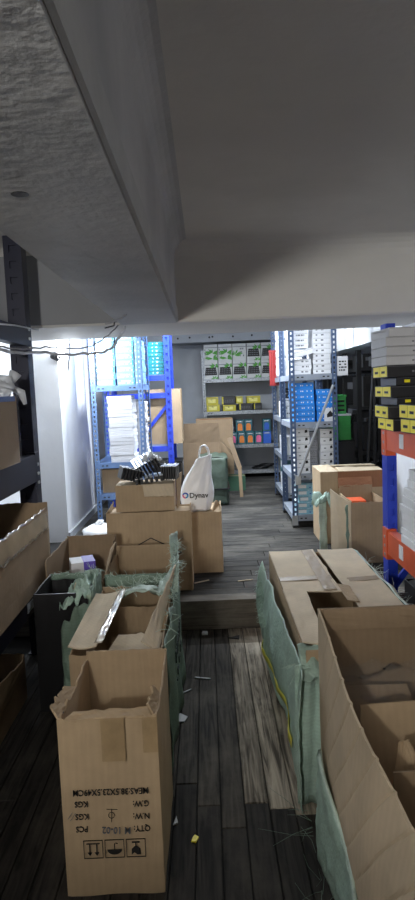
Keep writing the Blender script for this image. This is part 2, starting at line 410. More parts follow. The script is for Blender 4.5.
for p, lb in ((NEAR, 'small bulb hanging behind the viewpoint on the left'), (FRONT_FILL, 'unseen fill bulb added farther behind the viewpoint')):
    t = thing('hanging_bulb', lb, 'lamp', p)
    MB().lathe([(0.004, -0.03), (0.02, -0.022), (0.022, 0.0), (0.012, 0.03)], 12, Matrix.Translation((0, 0, 0.12))).build('bulb', WARMG, t, True)
    MB().tube([(0, 0, 0.14), (0, 0, ZC-p[2])], 0.004).build('lamp_cord', CABLEM, t)

# ================================================================== RACK PARTS
def angle_post(b, x, y, z0, z1, sx, sy, w=0.042, pitch=0.04, th=0.0025):
    """perforated steel angle: one flange along x, one along y"""
    for ax in (0, 1):
        s_ = sx if ax == 0 else sy
        def bx(a0, a1, zz0, zz1):
            lo, hi = sorted((a0*s_, a1*s_))
            if ax == 0: b.box(x+lo, x+hi, y, y+th*sy, zz0, zz1) if sy > 0 else b.box(x+lo, x+hi, y-th, y, zz0, zz1)
            else: b.box(x, x+th*sx, y+lo, y+hi, zz0, zz1) if sx > 0 else b.box(x-th, x, y+lo, y+hi, zz0, zz1)
        bx(0, w*0.34, z0, z1); bx(w*0.66, w, z0, z1)
        z = z0
        while z < z1:
            bx(w*0.34, w*0.66, z, min(z+pitch*0.5, z1)); z += pitch
def make_shelf(parent, x0, x1, y0, y1, z, m, lip=0.045, name='shelf'):
    """sheet deck with turned down lips; slot marks along the front lip"""
    b = MB(); b.box(x0, x1, y0, y1, z-0.003, z)
    for a in ((x0, x1, y0, y0+0.003), (x0, x1, y1-0.003, y1), (x0, x0+0.003, y0, y1), (x1-0.003, x1, y0, y1)): b.box(*a, z-lip, z-0.003)
    o = b.build(name, m, parent)
    s = MB()
    for e in (x0+0.055, x0+0.09, x1-0.11, x1-0.075): s.box(e, e+0.018, y0-0.0012, y0+0.001, z-lip*0.62, z-lip*0.40)
    s.build('slot', BLACK, o)
    return o
def angle_rack(name, label, x0, x1, y0, y1, z0, ztop, shelves, m, ms, group=None):
    t = thing(name, label, 'rack', ((x0+x1)/2, (y0+y1)/2, z0), 0, group)
    cx, cy = (x0+x1)/2, (y0+y1)/2
    for (px, sx) in ((x0-cx, 1), (x1-cx, -1)):
        for (py, sy) in ((y0-cy, 1), (y1-cy, -1)):
            b = MB(); angle_post(b, px, py, 0.0, ztop-z0, sx, sy); o = b.build('post', m, t)
            MB().box(min(px, px+sx*0.045)-0.002, max(px, px+sx*0.045)+0.002, min(py, py+sy*0.045)-0.002, max(py, py+sy*0.045)+0.002, 0, 0.02).build('foot_cap', BLACK, o)
    for z in shelves: make_shelf(t, x0-cx+0.004, x1-cx-0.004, y0-cy+0.004, y1-cy-0.004, z-z0, ms)
    return t
# --- mid right rack seen from its short end
RX0, RX1, RY0, RY1 = 0.668, 1.045, 4.95, 5.62
mid = angle_rack('perforated_rack', 'slate blue perforated angle rack holding blue boxes, right of the aisle', RX0, RX1, RY0, RY1, ZS, 2.1, [0.262, 0.598, 1.012, 1.392], SLATE, SHELFG)
MB().box(-0.195, -0.15, -0.338, -0.331, 0.02, 0.10).build('corner_plate', STEEL, mid)
mid2 = angle_rack('perforated_rack', 'dark slate rack behind the blue box rack, red tray on its end', 0.70, 1.06, 5.80, 6.55, ZS, 1.98, [0.30, 0.66, 1.012, 1.392], SLATE, SHELFG)
# --- left slate rack, in the light
LX0, LX1, LY0, LY1 = -0.95, -0.515, 5.2, 5.82
lrack = angle_rack('perforated_rack', 'lit slate blue perforated rack beside the left white wall', LX0, LX1, LY0, LY1, ZS, 2.1, [0.455, 0.722, 1.366], SLATE_LIT, SLATE_LIT)
# --- back galvanised rack
BX0, BX1, BY0, BY1 = -0.035, 0.955, 7.90, 8.35
back = angle_rack('galvanised_rack', 'speckled grey steel rack against the back wall', BX0, BX1, BY0, BY1, ZS, 1.79, [0.262, 0.592, 1.022, 1.432], GALV, GALV)

# --- royal blue longspan rack behind the left rack
def slot_post(b, x, y, z0, z1, w, d, pitch=0.075):
    b.box(x, x+w, y+0.012, y+d, z0, z1)
    b.box(x, x+w*0.3, y, y+0.012, z0, z1); b.box(x+w*0.7, x+w, y, y+0.012, z0, z1)
    z = z0
    while z < z1:
        b.box(x+w*0.3, x+w*0.7, y, y+0.012, z, min(z+pitch*0.55, z1)); z += pitch
t = thing('longspan_rack', 'royal blue bolted rack behind the pale blue rack', 'rack', (-0.65, 6.2, ZS))
for px in (-0.33, 0.27):
    for py in (-0.2, 0.34):
        b = MB(); slot_post(b, px, py, 0, 1.82, 0.055, 0.05); b.build('post', ROYAL, t)
for z in (1.075, 0.56, 1.245):
    MB().box(-0.275, 0.27, -0.195, -0.16, z, z+0.05).build('beam', ROYAL, t)
for z in (0.63, 1.30):
    MB().box(-0.28, 0.28, -0.16, 0.34, z-0.02, z).build('shelf', SHELFG, t)
MB().bar((0.0, -0.17, 0.68), (0.275, -0.17, 1.0), 0.03, 0.012, (0, 1, 0)).build('brace', ROYAL, t)

# --- pallet racks on both sides of the aisle
def pallet_rack(label, side, xface, yend, ynear, mp, mb, beams, ztop, hides, out=0.006, pw=0.048):
    t = thing('pallet_rack', label, 'rack', (xface, yend, 0))
    dx = side   # +1: rack extends to +x
    ex = 0.40*dx
    for py in (0.0, ynear-yend):
        for px in (0.0, ex):
            b = MB(); x0 = min(px, px+pw*dx); slot_post(b, x0, py, 0.0, ztop, pw, 0.085)
            # slots on the aisle face
            if px == 0.0:
                z = 0.06
                while z < ztop-0.05:
                    xx = -0.001*dx
                    b.box(min(xx, 0.0005*dx), max(xx, 0.0005*dx), py+0.018, py+0.028, z, z+0.035); z += 0.075
            o = b.build('post', mp, t)
            MB().box(x0-0.012, x0+pw+0.012, py-0.01, py+0.095, 0, 0.006).build('base_plate', mp, o)
        for (za, zb) in ((0.25, 0.75), (1.02, 0.80), (1.1, 1.5)):
            MB().bar((0.03*dx, py+0.04, za), (ex, py+0.04, zb), 0.03, 0.02, (0, 1, 0)).build('brace', mp, t)
    for (z0, z1) in beams:
        for bxp in (0.0, ex):
            xx0, xx1 = sorted((bxp-(out if bxp == 0.0 and z1 < 0.5 else 0.006)*dx, bxp+0.04*dx))
            b = MB(); b.box(xx0, xx1, ynear-yend+0.085, 0.0, z0, z1)
            b.box(xx0+0.004, xx1-0.004, ynear-yend+0.085, 0.0, z1, z1+0.004)
            o = b.build('beam', mb, t)
            b = MB(); b.box(xx0-0.004, xx1, -0.012, 0.06, z0-0.03, z1+0.012); b.build('end_connector', mb, o)
            for j in range(3): MB().box(xx0-0.006 if dx > 0 else xx1-0.001, xx0+0.001 if dx > 0 else xx1+0.006, 0.012, 0.03, z0-0.015+0.045*j, z0-0.002+0.045*j).build('rivet', STEEL, o)
        MB().box(min(0.042*dx, ex-0.004*dx), max(0.042*dx, ex-0.004*dx), ynear-yend+0.09, -0.02, z1-0.02, z1-0.004).build('deck', hides, t)
    return t
rr = pallet_rack('pallet rack with blue post and orange beams on the right', 1, 0.884, 3.06, 1.7, ROYAL, ORANGE, [(0.972, 1.082), (0.45, 0.562)], 1.585, GALV)
lr = pallet_rack('dark navy pallet rack on the left under the ceiling beam', -1, -0.852, 3.06, 1.15, NAVY, NAVY, [(0.885, 1.015), (0.335, 0.425), (1.545, 1.625)], 2.07, SHELFG, 0.04, 0.085)
for z, yy in ((1.03, -0.28), (0.512, -0.26)):
    MB().box(-0.0092, -0.0062, yy, yy+0.055, z-0.03, z+0.035).build('white_sticker', WHITE, rr)
MB().box(0.0402, 0.0425, -0.42, -0.33, 0.36, 0.40).build('white_sticker', WHITE, lr)
MB().box(0.0062, 0.0085, -0.66, -0.62, 0.90, 0.94).build('white_sticker', WHITE, lr)

# ================================================================== BOXES
def print_lines(b, x0, x1, z0, z1, rows, y, seed=0, fill=0.75):
    """short runs of printed marks on a face at depth y (front = -y)"""
    rn = random.Random(seed)
    dz = (z1-z0)/rows
    for r_ in range(rows):
        xx = x0
        while xx < x1:
            ln = rn.uniform(0.006, 0.022); ln = min(ln, x1-xx)
            if rn.random() < fill: b.box(xx, xx+ln, y-0.0008, y+0.0002, z0+dz*(r_+0.25), z0+dz*(r_+0.75))
            xx += ln+0.005
    return b
def small_box(name, label, loc, wx, dy, h, m, group, rz=0.0, cat='box', prints=(), bevel=0.0015):
    t = thing(name, label, cat, loc, rz, group)
    b = MB(); b.box(-wx/2, wx/2, 0, dy, 0, h)
    if bevel: bmesh.ops.bevel(b.bm, geom=list(b.bm.edges), offset=bevel, segments=1, affect='EDGES')
    b.build('carton_body', m, t)
    b = MB(); b.box(-wx/2+0.002, wx/2-0.002, -0.0007, 0.0006, h*0.80, h*0.84); b.build('lid_seam', GREYINK if m not in (BLACK,) else BLACKM, t)
    for (pn, pm, fn) in prints:
        q = MB(); fn(q, wx, h); q.build(pn, pm, t)
    return t
def stack(name, lab, x, y, z, n, wx, dy, h, m, group, prints, jit=0.006, rz=0.0, where='stack'):
    """n boxes upon one another, each an object; labels count from the bottom"""
    first = None
    for i in range(n):
        loc = (x + random.uniform(-jit, jit), y + random.uniform(0, jit), z + i*(h+0.0008) + 0.0005)
        L = '%s, %s in %s' % (lab, ordi(i, n), where)
        rr_ = rz + random.uniform(-0.02, 0.02)
        if first is None: first = small_box(name, L, loc, wx, dy, h, m, group, rr_, prints=prints)
        else: dup(first, loc, rr_, L)
# --- mid rack: shelf A white boxes
tx = lambda rows, a=0.12, b_=0.88, f=0.7, sd=1: (lambda q, wx, h: print_lines(q, -wx/2+wx*a, -wx/2+wx*b_, h*0.2, h*0.8, rows, 0, sd, f))
stack('white_box', 'white flat box', 0.775, 5.0, 1.392, 3, 0.155, 0.26, 0.040, WHITE, 'white boxes on the rack top shelf', [('mark_print', GREYINK, tx(1, 0.3, 0.85, 0.5, 3))], where='lower left pile on slate rack')
tl = small_box('white_box', 'white flat box lying tilted across the left pile on the slate rack', (0.787, 4.97, 1.538), 0.17, 0.26, 0.045, WHITE, 'white boxes on the rack top shelf', prints=[('mark_print', GREYINK, tx(1, 0.2, 0.6, 0.5, 5))])
tl.rotation_euler = (0, -0.22, 0.05)
stack('white_box', 'white flat box', 0.765, 5.02, 1.60, 9, 0.135, 0.26, 0.040, WHITE, 'white boxes on the rack top shelf', [('mark_print', GREYINK, tx(1, 0.1, 0.8, 0.5, 8))], where='upper left pile on slate rack')
stack('white_box', 'white flat box', 0.938, 5.0, 1.392, 14, 0.140, 0.28, 0.040, WHITE, 'white boxes on the rack top shelf', [('mark_print', GREYINK, tx(1, 0.15, 0.7, 0.5, 9))], 0.003, where='right pile on top shelf of slate rack')
# --- shelf B bright blue boxes with rows of small white print
bp = [('dot_print', WHITE, lambda q, wx, h: [q.box(-wx/2+wx*f, -wx/2+wx*f+0.008, -0.0008, 0.0002, h*0.40, h*0.62) for f in (0.12, 0.36, 0.45, 0.66, 0.86)])]
stack('blue_box', 'bright blue box', 0.785, 4.99, 1.012, 7, 0.165, 0.25, 0.044, BLUEB, 'bright blue boxes on the slate rack', bp, 0.004, where='left pile on slate rack')
stack('blue_box', 'bright blue box', 0.955, 5.0, 1.012, 6, 0.135, 0.25, 0.042, BLUEB, 'bright blue boxes on the slate rack', bp, 0.004, where='right pile on slate rack')
t = thing('product_card', 'white product card with a dark gadget picture before the blue boxes', 'card', (0.985, 4.975, 1.013))
MB().box(-0.042, 0.042, 0, 0.012, 0.0, 0.105).build('card', WHITE, t)
MB().prism([(-0.022, -0.0004, 0.03), (0.022, -0.0004, 0.038), (0.024, -0.0004, 0.062), (0.004, -0.0004, 0.085), (-0.022, -0.0004, 0.055)], (0, -0.0006, 0)).build('gadget_print', INK, t)
# --- shelf C white boxes with small pictures
wp = [('picture_mark', INK, lambda q, wx, h: [q.prism([(wx*0.18, -0.0002, h*0.28), (wx*0.38, -0.0002, h*0.36), (wx*0.34, -0.0002, h*0.72), (wx*0.20, -0.0002, h*0.66)], (0, -0.0007, 0))]),
      ('mark_print', GREYINK, tx(2, 0.08, 0.55, 0.35, 12))]
stack('white_box', 'white gadget box', 0.762, 4.99, 0.598, 6, 0.118, 0.2, 0.061, WHITEG, 'white gadget boxes on the slate rack', wp, 0.003, where='left pile below the blue boxes')
stack('white_box', 'white gadget box', 0.965, 5.0, 0.598, 6, 0.110, 0.2, 0.058, WHITEG, 'white gadget boxes on the slate rack', wp, 0.003, where='right pile below the blue boxes')
stack('clear_packet', 'clear plastic packet of grey parts', 0.862, 5.06, 0.598, 7, 0.065, 0.14, 0.046, mat('dull_clear_pack', (168, 172, 178), 0.25, var=0.25, scale=25, spec=0.8), 'clear packets on the slate rack', [('mark_print', GREYINK, tx(2, 0.1, 0.9, 0.6, 4))], 0.003, where='pile between white gadget boxes')
# --- shelf D sky blue boxes
sp = [('white_panel', WHITE, lambda q, wx, h: q.box(-wx*0.4, wx*0.05, -0.0007, 0.0002, h*0.25, h*0.75)), ('mark_print', BLUEP, tx(2, 0.55, 0.9, 0.5, 6))]
stack('sky_blue_box', 'sky blue and white box', 0.785, 4.985, 0.262, 5, 0.142, 0.22, 0.050, LTBL2, 'sky blue boxes on the bottom shelf', sp, 0.010, where='left pile on bottom shelf of slate rack')
stack('sky_blue_box', 'sky blue and white box', 0.945, 4.99, 0.262, 5, 0.125, 0.22, 0.048, LTBL2, 'sky blue boxes on the bottom shelf', sp, 0.008, where='right pile on bottom shelf of slate rack')
# --- items on the aisle side of the racks behind
t = thing('metal_pole', 'bare steel pole leaning across the front of the slate rack', 'pole', (0.708, 4.90, 0.574))
MB().tube([(0, 0, 0), (0.10, 0.012, 0.245), (0.300, 0.03, 0.725)], 0.011, 8).build('shaft', STEEL, t)
MB().box(-0.02, 0.022, -0.012, 0.04, -0.05, 0.02).build('hook_plate', STEEL, t)
for i, (zz, hh) in enumerate(((1.395, 0.17), (1.57, 0.16), (1.735, 0.13))):
    t = thing('wrapped_bundle', 'milky film wrapped bundle, %s of three on the rear slate rack' % ('lowest', 'middle one', 'highest')[i], 'bundle', (0.78, 5.84, zz))
    MB().sheet(lambda u, v: (-0.07+0.012*nz(u*6, v*7, i), 0.0+0.3*u, hh*v), 8, 8, 0.01).build('film_side', FILMW, t, True)
    MB().box(-0.055, 0.14, 0.01, 0.30, 0.001, hh*0.94).build('packed_boxes', WHITE, t)
    MB().sheet(lambda u, v: (-0.07+0.2*u, -0.002+0.01*nz(u*6, v*7, 3+i), hh*v), 8, 8, 0.008).build('film_front', FILMW, t, True)
t = thing('red_tray', 'red ribbed plastic tray hung upright on the end of the rear rack', 'tray', (0.70, 6.3, 1.315))
MB().box(-0.045, 0.052, 0, 0.04, 0, 0.345).build('tray_body', RED, t)
for i in range(4): MB().box(-0.040+0.025*i, -0.030+0.025*i, -0.010, 0.0, 0.01, 0.335).build('rib', RED, t)
MB().box(-0.049, 0.056, -0.012, 0.042, 0.335, 0.352).build('rim', RED, t)
MB().box(-0.02, 0.12, 0.01, 0.03, 0.02, 0.035).build('hook', RED, t)
for i in range(4):
    small_box('white_box', 'white upright box, %s in the row on the rear rack shelf' % ['first', 'second', 'third', 'fourth'][i], (0.755, 5.82+0.06*i+0.01, 1.0125), 0.09, 0.055, 0.13+0.02*(i % 2), WHITE, 'white upright boxes on the rear rack', prints=[('mark_print', GREYINK, tx(3, 0.2, 0.8, 0.5, i))])
t = thing('black_bundle', 'black cable bundle above the white boxes on the rear rack', 'bundle', (0.77, 5.84, 1.19))
MB().tube([(0.05*math.cos(a*0.5), 0.05+0.05*math.sin(a*0.5), 0.004*a) for a in range(24)], 0.012).build('coil', BLACK, t)
MB().box(-0.06, 0.08, -0.0, 0.12, -0.012, -0.001).build('backing_card', WHITE, t)
for i, (zz, mm, lb) in enumerate(((0.301, WHITEG, 'white carton on lowest rear rack shelf behind the slate post'), (0.661, WHITEG, 'white film wrapped carton on the second rear rack shelf'), (0.301+0.17, TEALD, 'dark teal carton stacked on the lowest rear rack shelf'))):
    t = thing('white_carton' if mm is WHITEG else 'teal_carton', lb, 'box', (0.80, 5.83, zz+0.001))
    MB().box(-0.08, 0.16, 0, 0.34, 0, 0.165).build('carton_body', mm, t)
    MB().box(-0.082, -0.0795, 0.05, 0.29, 0.05, 0.11).build('label_sheet', GREYB, t)

# --- back rack: shelf 1 white device boxes with green leaf prints
def device(q, wx, h):
    q.prism([(-wx*0.46, -0.0002, h*0.22), (wx*0.44, -0.0002, h*0.22), (wx*0.36, -0.0002, h*0.68), (-wx*0.38, -0.0002, h*0.68)], (0, -0.0007, 0))
def controls(q, wx, h):
    for r_ in range(3):
        for c_ in range(6): q.box(-wx*0.36+wx*0.125*c_, -wx*0.36+wx*0.125*c_+wx*0.07, -0.0018, -0.0008, h*(0.30+0.12*r_), h*(0.30+0.12*r_)+h*0.045)
def leaves(seed, cx, cz, n=7, r_=0.05):
    def fn(q, wx, h):
        rn = random.Random(seed)
        for k_ in range(n):
            a = rn.uniform(-0.3, PI+0.3); L = rn.uniform(0.7, 1.2)*r_*1.35
            px, pz = wx*cx, h*cz
            d = Vector((math.cos(a), 0, math.sin(a)*0.6)); nn = Vector((-d.z, 0, d.x))*0.013
            p = Vector((px, -0.0010-0.0002*k_, pz))
            e = p+d*L; e.x = max(-wx*0.49, min(wx*0.49, e.x)); e.z = max(h*0.02, min(h*0.98, e.z))
            q.prism([p-nn*0.4, p+d*L*0.5-nn, e, p+d*L*0.5+nn], (0, -0.0002, 0))
    return fn
dev_pr = [('device_print', INK, device), ('control_print', GREYINK, controls), ('leaf_print', GREENP, leaves(3, 0.30, 0.72, 9, 0.06)), ('leaf_print', GREENP, leaves(8, 0.28, 0.02, 8, 0.05))]
leaf_pr = [('leaf_print', GREENP, leaves(21, 0.12, 0.5, 12, 0.085)), ('leaf_print', GREENP, leaves(25, 0.15, 0.15, 9, 0.08)), ('mark_print', GREYINK, tx(3, 0.05, 0.35, 0.4, 2))]
leaf_pr2 = [('leaf_print', GREENP, leaves(31, -0.35, 0.35, 10, 0.08)), ('mark_print', GREYINK, tx(3, 0.4, 0.85, 0.4, 2))]
G1 = 'leaf printed boxes on the back rack'
BOXG = mat('pale_grey_card', (186, 188, 188), 0.5, var=0.04, rnd=0.04)
names5 = ['leftmost', 'second', 'middle', 'fourth', 'rightmost']
xs = [0.085, 0.265, 0.445, 0.625, 0.805]
for i, xx in enumerate(xs):
    small_box('device_box', 'grey box with black device picture, %s in lower row on back rack' % names5[i], (xx, 7.93, 1.433), 0.172, 0.3, 0.215, BOXG, G1, random.uniform(-0.02, 0.02), prints=dev_pr)
for i, xx in enumerate(xs):
    pr = leaf_pr if i in (0, 1) else (leaf_pr2 if i == 2 else dev_pr)
    small_box('device_box', ('grey box with black device picture, %s in upper row on back rack' if i > 2 else 'grey box with spiky green leaf print, %s in upper row on back rack') % names5[i], (xx+0.004, 7.94, 1.6495), 0.172, 0.3, 0.215, BOXG, G1, random.uniform(-0.02, 0.02), prints=pr)
# shelf 2 yellow and dark boxes
yp = [('pale_panel', mat('pale_gold_print', (224, 218, 130), 0.3, var=0.2, scale=20), lambda q, wx, h: q.box(-wx*0.34, wx*0.28, -0.0008, 0.0002, h*0.22, h*0.72)), ('mark_print', INK, tx(2, 0.15, 0.5, 0.4, 5))]
dp = [('device_print', GREYINK, controls), ('gold_band', OLIVE, lambda q, wx, h: q.box(-wx*0.48, -wx*0.36, -0.0008, 0.0002, 0.01, h*0.95))]
G2 = 'yellow and black boxes on the back rack'
row = [(0.095, 0.165, 0.088, OLIVE, yp, 'olive gold box'), (0.30, 0.165, 0.075, OLIVE, yp, 'olive gold low box'), (0.505, 0.165, 0.088, BLACK, dp, 'black box with gold band'), (0.66, 0.10, 0.085, BLACK, dp, 'small black box with gold band')]
for i, (xx, wx, h, mm, pr, nm) in enumerate(row):
    small_box('gold_box' if mm is OLIVE else 'black_box', '%s, %s in the lower row of second back shelf' % (nm, ['leftmost', 'second', 'third', 'rightmost'][i]), (xx, 7.925, 1.023), wx, 0.2, h, mm, G2, random.uniform(-0.03, 0.03), prints=pr)
row = [(0.085, 0.155, 0.092, 0.088, OLIVE, yp, 'olive gold box', 'over the leftmost one'), (0.29, 0.175, 0.11, 0.0755, BLACK, dp, 'black device box', 'over the low gold box'), (0.43, 0.085, 0.09, 0.0885, OLIVE, yp, 'narrow olive gold box', 'beside the wide one'), (0.61, 0.17, 0.088, 0.0885, OLIVE, yp, 'wide olive gold box', 'atop small black box')]
for (xx, wx, h, dz, mm, pr, nm, wh) in row:
    small_box('gold_box' if mm is OLIVE else 'black_box', '%s in upper row of second shelf, %s' % (nm, wh), (xx, 7.93, 1.0235+dz), wx, 0.2, h, mm, G2, random.uniform(-0.04, 0.04), prints=pr)
# shelf 3 teal boxes with coloured faces
def face(q, wx, h): q.prism([(-wx*0.30, -0.0002, h*0.12), (wx*0.30, -0.0002, h*0.12), (wx*0.30, -0.0002, h*0.55), (wx*0.18, -0.0002, h*0.70), (-wx*0.18, -0.0002, h*0.70), (-wx*0.30, -0.0002, h*0.55)], (0, -0.0008, 0))
def head(q, wx, h): print_lines(q, -wx*0.3, wx*0.3, h*0.80, h*0.92, 1, 0, 3, 0.9)
G3 = 'teal boxes with coloured pictures on the back rack'
cols = [('pink', PINKP), ('orange', ORNP), ('orange', ORNP), ('pink', PINKP), ('blue', BLUEP)]
pos3 = ['leftmost in lower row', 'second in lower row', 'third in lower row', 'fourth in lower row', 'rightmost in lower row']
for i, (cn, cm_) in enumerate(cols):
    small_box('teal_box', 'teal box with %s picture, %s on third shelf of back rack' % (cn, pos3[i]), (0.335+0.108*i, 7.93, 0.593), 0.100, 0.12, 0.155, TEALD if cn != 'blue' else BLUEP, G3, prints=[('picture_panel', cm_, face), ('heading_print', WHITE, head)])
for i, (xx, cn, cm_, ps) in enumerate(((0.425, 'orange', ORNP, 'left in the upper row'), (0.533, 'orange', ORNP, 'middle in the upper row'), (0.765, 'blue', BLUEP, 'right in the upper row'))):
    small_box('teal_box', 'teal box with %s picture, %s on third shelf of back rack' % (cn, ps), (xx, 7.93, 0.7485), 0.100, 0.12, 0.155, TEALD, G3, prints=[('picture_panel', cm_, face), ('heading_print', WHITE, head)])
small_box('white_box', 'pale grey box standing behind the teal boxes on back rack', (0.30, 8.02, 0.7488), 0.085, 0.1, 0.13, BOXG, 'pale box on the back rack third shelf', prints=[('mark_print', GREYINK, tx(3, 0.2, 0.8, 0.5, 1))])
small_box('white_box', 'low pale grey box supporting another at the back of third shelf', (0.30, 8.06, 0.593), 0.085, 0.1, 0.154, BOXG, 'pale box on the back rack third shelf', prints=[('mark_print', GREYINK, tx(3, 0.2, 0.8, 0.5, 4))])
t = thing('cable_coil', 'tangle of black cable on the bottom shelf of back rack', 'cable', (0.72, 8.0, 0.263))
rn = random.Random(4)
for j in range(3):
    MB().tube([((0.12*math.cos(a*0.7+j))*(0.6+0.4*rn.random())+0.05*j-0.05, 0.08*math.sin(a*0.7+j), 0.012+0.018*j+0.004*rn.random()) for a in range(16)], 0.009).build('cable_loop', BLACK, t, True)
t = thing('dark_bottle', 'dark slim bottle standing at left of the teal boxes', 'bottle', (0.21, 8.0, 0.593))
MB().lathe([(0.03, 0), (0.032, 0.01), (0.032, 0.16), (0.014, 0.19), (0.014, 0.23)], 12).build('bottle_body', BLACK, t, True)
MB().lathe([(0.017, 0.2305), (0.017, 0.255)], 12).build('cap', BLACKM, t)

# --- left pale blue rack: glossy light blue boxes on the top deck
gp = [('mark_print', WHITE, tx(2, 0.08, 0.9, 0.5, 7)), ('side_band', TEAL, lambda q, wx, h: q.box(wx*0.40, wx*0.47, -0.0008, 0.0002, h*0.1, h*0.9))]
for j, (xx, n, wx) in enumerate(((-0.825, 8, 0.165), (-0.655, 8, 0.15), (-0.545, 7, 0.06))):
    stack('light_blue_box', 'glossy light blue box', xx, 5.24, 1.366, n, wx, 0.26, 0.052, LTBL, 'glossy light blue boxes on the left rack', gp, 0.004, where='%s pile on pale blue rack' % ('left', 'middle', 'narrow right')[j])
# white paper packs on the middle deck
pk = [('paper_edge', PAPER, lambda q, wx, h: [q.box(-wx*0.49, wx*0.49, -0.001, 0.0005, h*f, h*f+0.0012) for f in (0.2, 0.4, 0.6, 0.8)])]
stack('paper_pack', 'white pack of printed paper', -0.715, 5.215, 0.722, 19, 0.205, 0.28, 0.0285, PACKW, 'white paper packs on the left rack', pk, 0.007, where='main pile on pale blue rack')
stack('paper_pack', 'white pack of printed paper', -0.57, 5.50, 0.722, 17, 0.08, 0.2, 0.0285, PACKW, 'white paper packs on the left rack', pk, 0.008, where='slim pile behind the right post')
t = thing('brown_carton', 'brown carton under the paper packs on the pale blue rack', 'carton', (-0.80, 5.30, 0.456))
MB().box(-0.11, 0.13, 0, 0.3, 0, 0.20).build('carton_body', CBG, t)
MB().box(-0.112, 0.132, 0.13, 0.17, 0.05, 0.2012).build('tape', TAPE, t)
MB().box(-0.109, 0.129, -0.001, 0.001, 0.196, 0.2005).build('lid_seam', CBD, t)
# teal boxes and brown carton on the royal blue rack
tp_ = [('mark_print', WHITE, tx(1, 0.1, 0.8, 0.6, 2))]
stack('teal_box', 'teal flat box', -0.46, 6.05, 1.465, 9, 0.15, 0.22, 0.034, TEAL, 'teal flat boxes on the royal blue rack', tp_, 0.006, where='pile on royal blue rack')
t = thing('brown_carton', 'brown carton standing on the royal blue rack shelf', 'carton', (-0.43, 6.02, 0.795))
MB().box(-0.15, 0.19, 0.02, 0.42, 0, 0.53).build('carton_body', CBG, t)
MB().box(-0.02, 0.03, 0.0185, 0.21, 0.40, 0.5312).build('tape', TAPE, t)
MB().box(-0.148, 0.188, 0.0188, 0.021, 0.525, 0.5305).build('lid_seam', CBD, t)
t = thing('dark_bin', 'black bin filled with parts under the royal rack carton', 'bin', (-0.43, 6.03, ZS+0.001))
MB().box(-0.15, 0.17, 0, 0.3, 0, 0.44).build('bin_body', BLACK, t); MB().box(-0.16, 0.18, -0.01, 0.31, 0.44, 0.46).build('bin_rim', BLACKM, t)

# ================================================================== CARTONS
def wall_sheet(b, p0, p1, z0, hfn, th, nu=14, nv=5, bow=0.0, seed=0, torn=0.0):
    p0, p1 = Vector(p0), Vector(p1); d = p1-p0; n = Vector((d.y, -d.x, 0)).normalized()
    def fn(u, v):
        top = hfn(u) + (torn*(nz(u*13, seed, 0.3)+0.6*nz(u*37, seed, 1.7)) if torn else 0)
        p = p0 + d*u
        off = bow*(4*u*(1-u))*v + 0.004*nz(u*4+seed, v*3, seed)*(1 if 0 < u < 1 else 0)
        q = p + n*off; q.z = z0 + (top-z0)*v
        return q
    b.sheet(fn, nu, nv, th)
def open_carton(name, label, loc, wx, dy, h, m, rz=0, heights=None, torn=(0, 0, 0, 0), bows=(0, 0, 0, 0), cat='carton', group=None, bottom=True):
    """four corrugated walls and a bottom; heights = functions for front, right, back, left"""
    t = thing(name, label, cat, loc, rz, group)
    hs = heights or [lambda u: h]*4
    x0, x1, y0, y1 = -wx/2, wx/2, 0, dy
    sides = [((x0, y0, 0), (x1, y0, 0)), ((x1, y0, 0), (x1, y1, 0)), ((x1, y1, 0), (x0, y1, 0)), ((x0, y1, 0), (x0, y0, 0))]
    b = MB()
    for i, (a, c_) in enumerate(sides): wall_sheet(b, a, c_, 0.001, hs[i], 0.005, seed=i*3.1+wx*50, torn=torn[i], bow=bows[i], nu=22 if torn[i] else 8)
    b.build('carton_walls', m, t)
    if bottom: MB().box(x0+0.006, x1-0.006, y0+0.006, y1-0.006, 0.001, 0.006).build('carton_bottom', m, t)
    return t
def flap(parent, a, b_, c_, d, m, name='flap', th=0.005, torn=0.0, seed=0, bend=0.0, nu=10, nv=5):
    """bilinear flap: a-b hinge edge, d-c outer edge"""
    a, b_, c_, d = [Vector(p) for p in (a, b_, c_, d)]
    nn = (b_-a).cross(d-a).normalized()
    def fn(u, v):
        p = (a*(1-u)+b_*u)*(1-v) + (d*(1-u)+c_*u)*v
        if torn and v > 0.99: p = p + (c_-b_).normalized()*torn*(nz(u*11, seed, 2)+0.6*nz(u*33, seed, 5))
        return p + nn*(bend*math.sin(PI*v)*0.5 + 0.004*nz(u*5, v*5, seed))
    return MB().sheet(fn, nu, nv, th).build(name, m, parent)
def frayed(parent, pts, m, n=60, L=0.05, seed=1, down=0.4, out=(0, 0, 0), rad=0.001):
    """loose woven threads along a line of points"""
    rn = random.Random(seed); b = MB(); pts = [Vector(p) for p in pts]
    for i in range(n):
        k_ = rn.random()*(len(pts)-1); j = int(k_); p = pts[j].lerp(pts[j+1], k_-j)
        d = Vector((rn.uniform(-1, 1), rn.uniform(-1, 1), rn.uniform(-1, 1)*0.7-down)) + Vector(out)
        d.normalize(); l = L*rn.uniform(0.4, 1.2)
        q = p + d*l*0.5 + Vector((rn.uniform(-1, 1), rn.uniform(-1, 1), rn.uniform(-0.5, 1)))*l*0.15
        b.tube([p, q, p+d*l+Vector((0, 0, -down*l*0.4))], [rad, rad, rad*0.6], 3)
    return tag(b.build('frayed_threads', m, parent), kind='stuff')

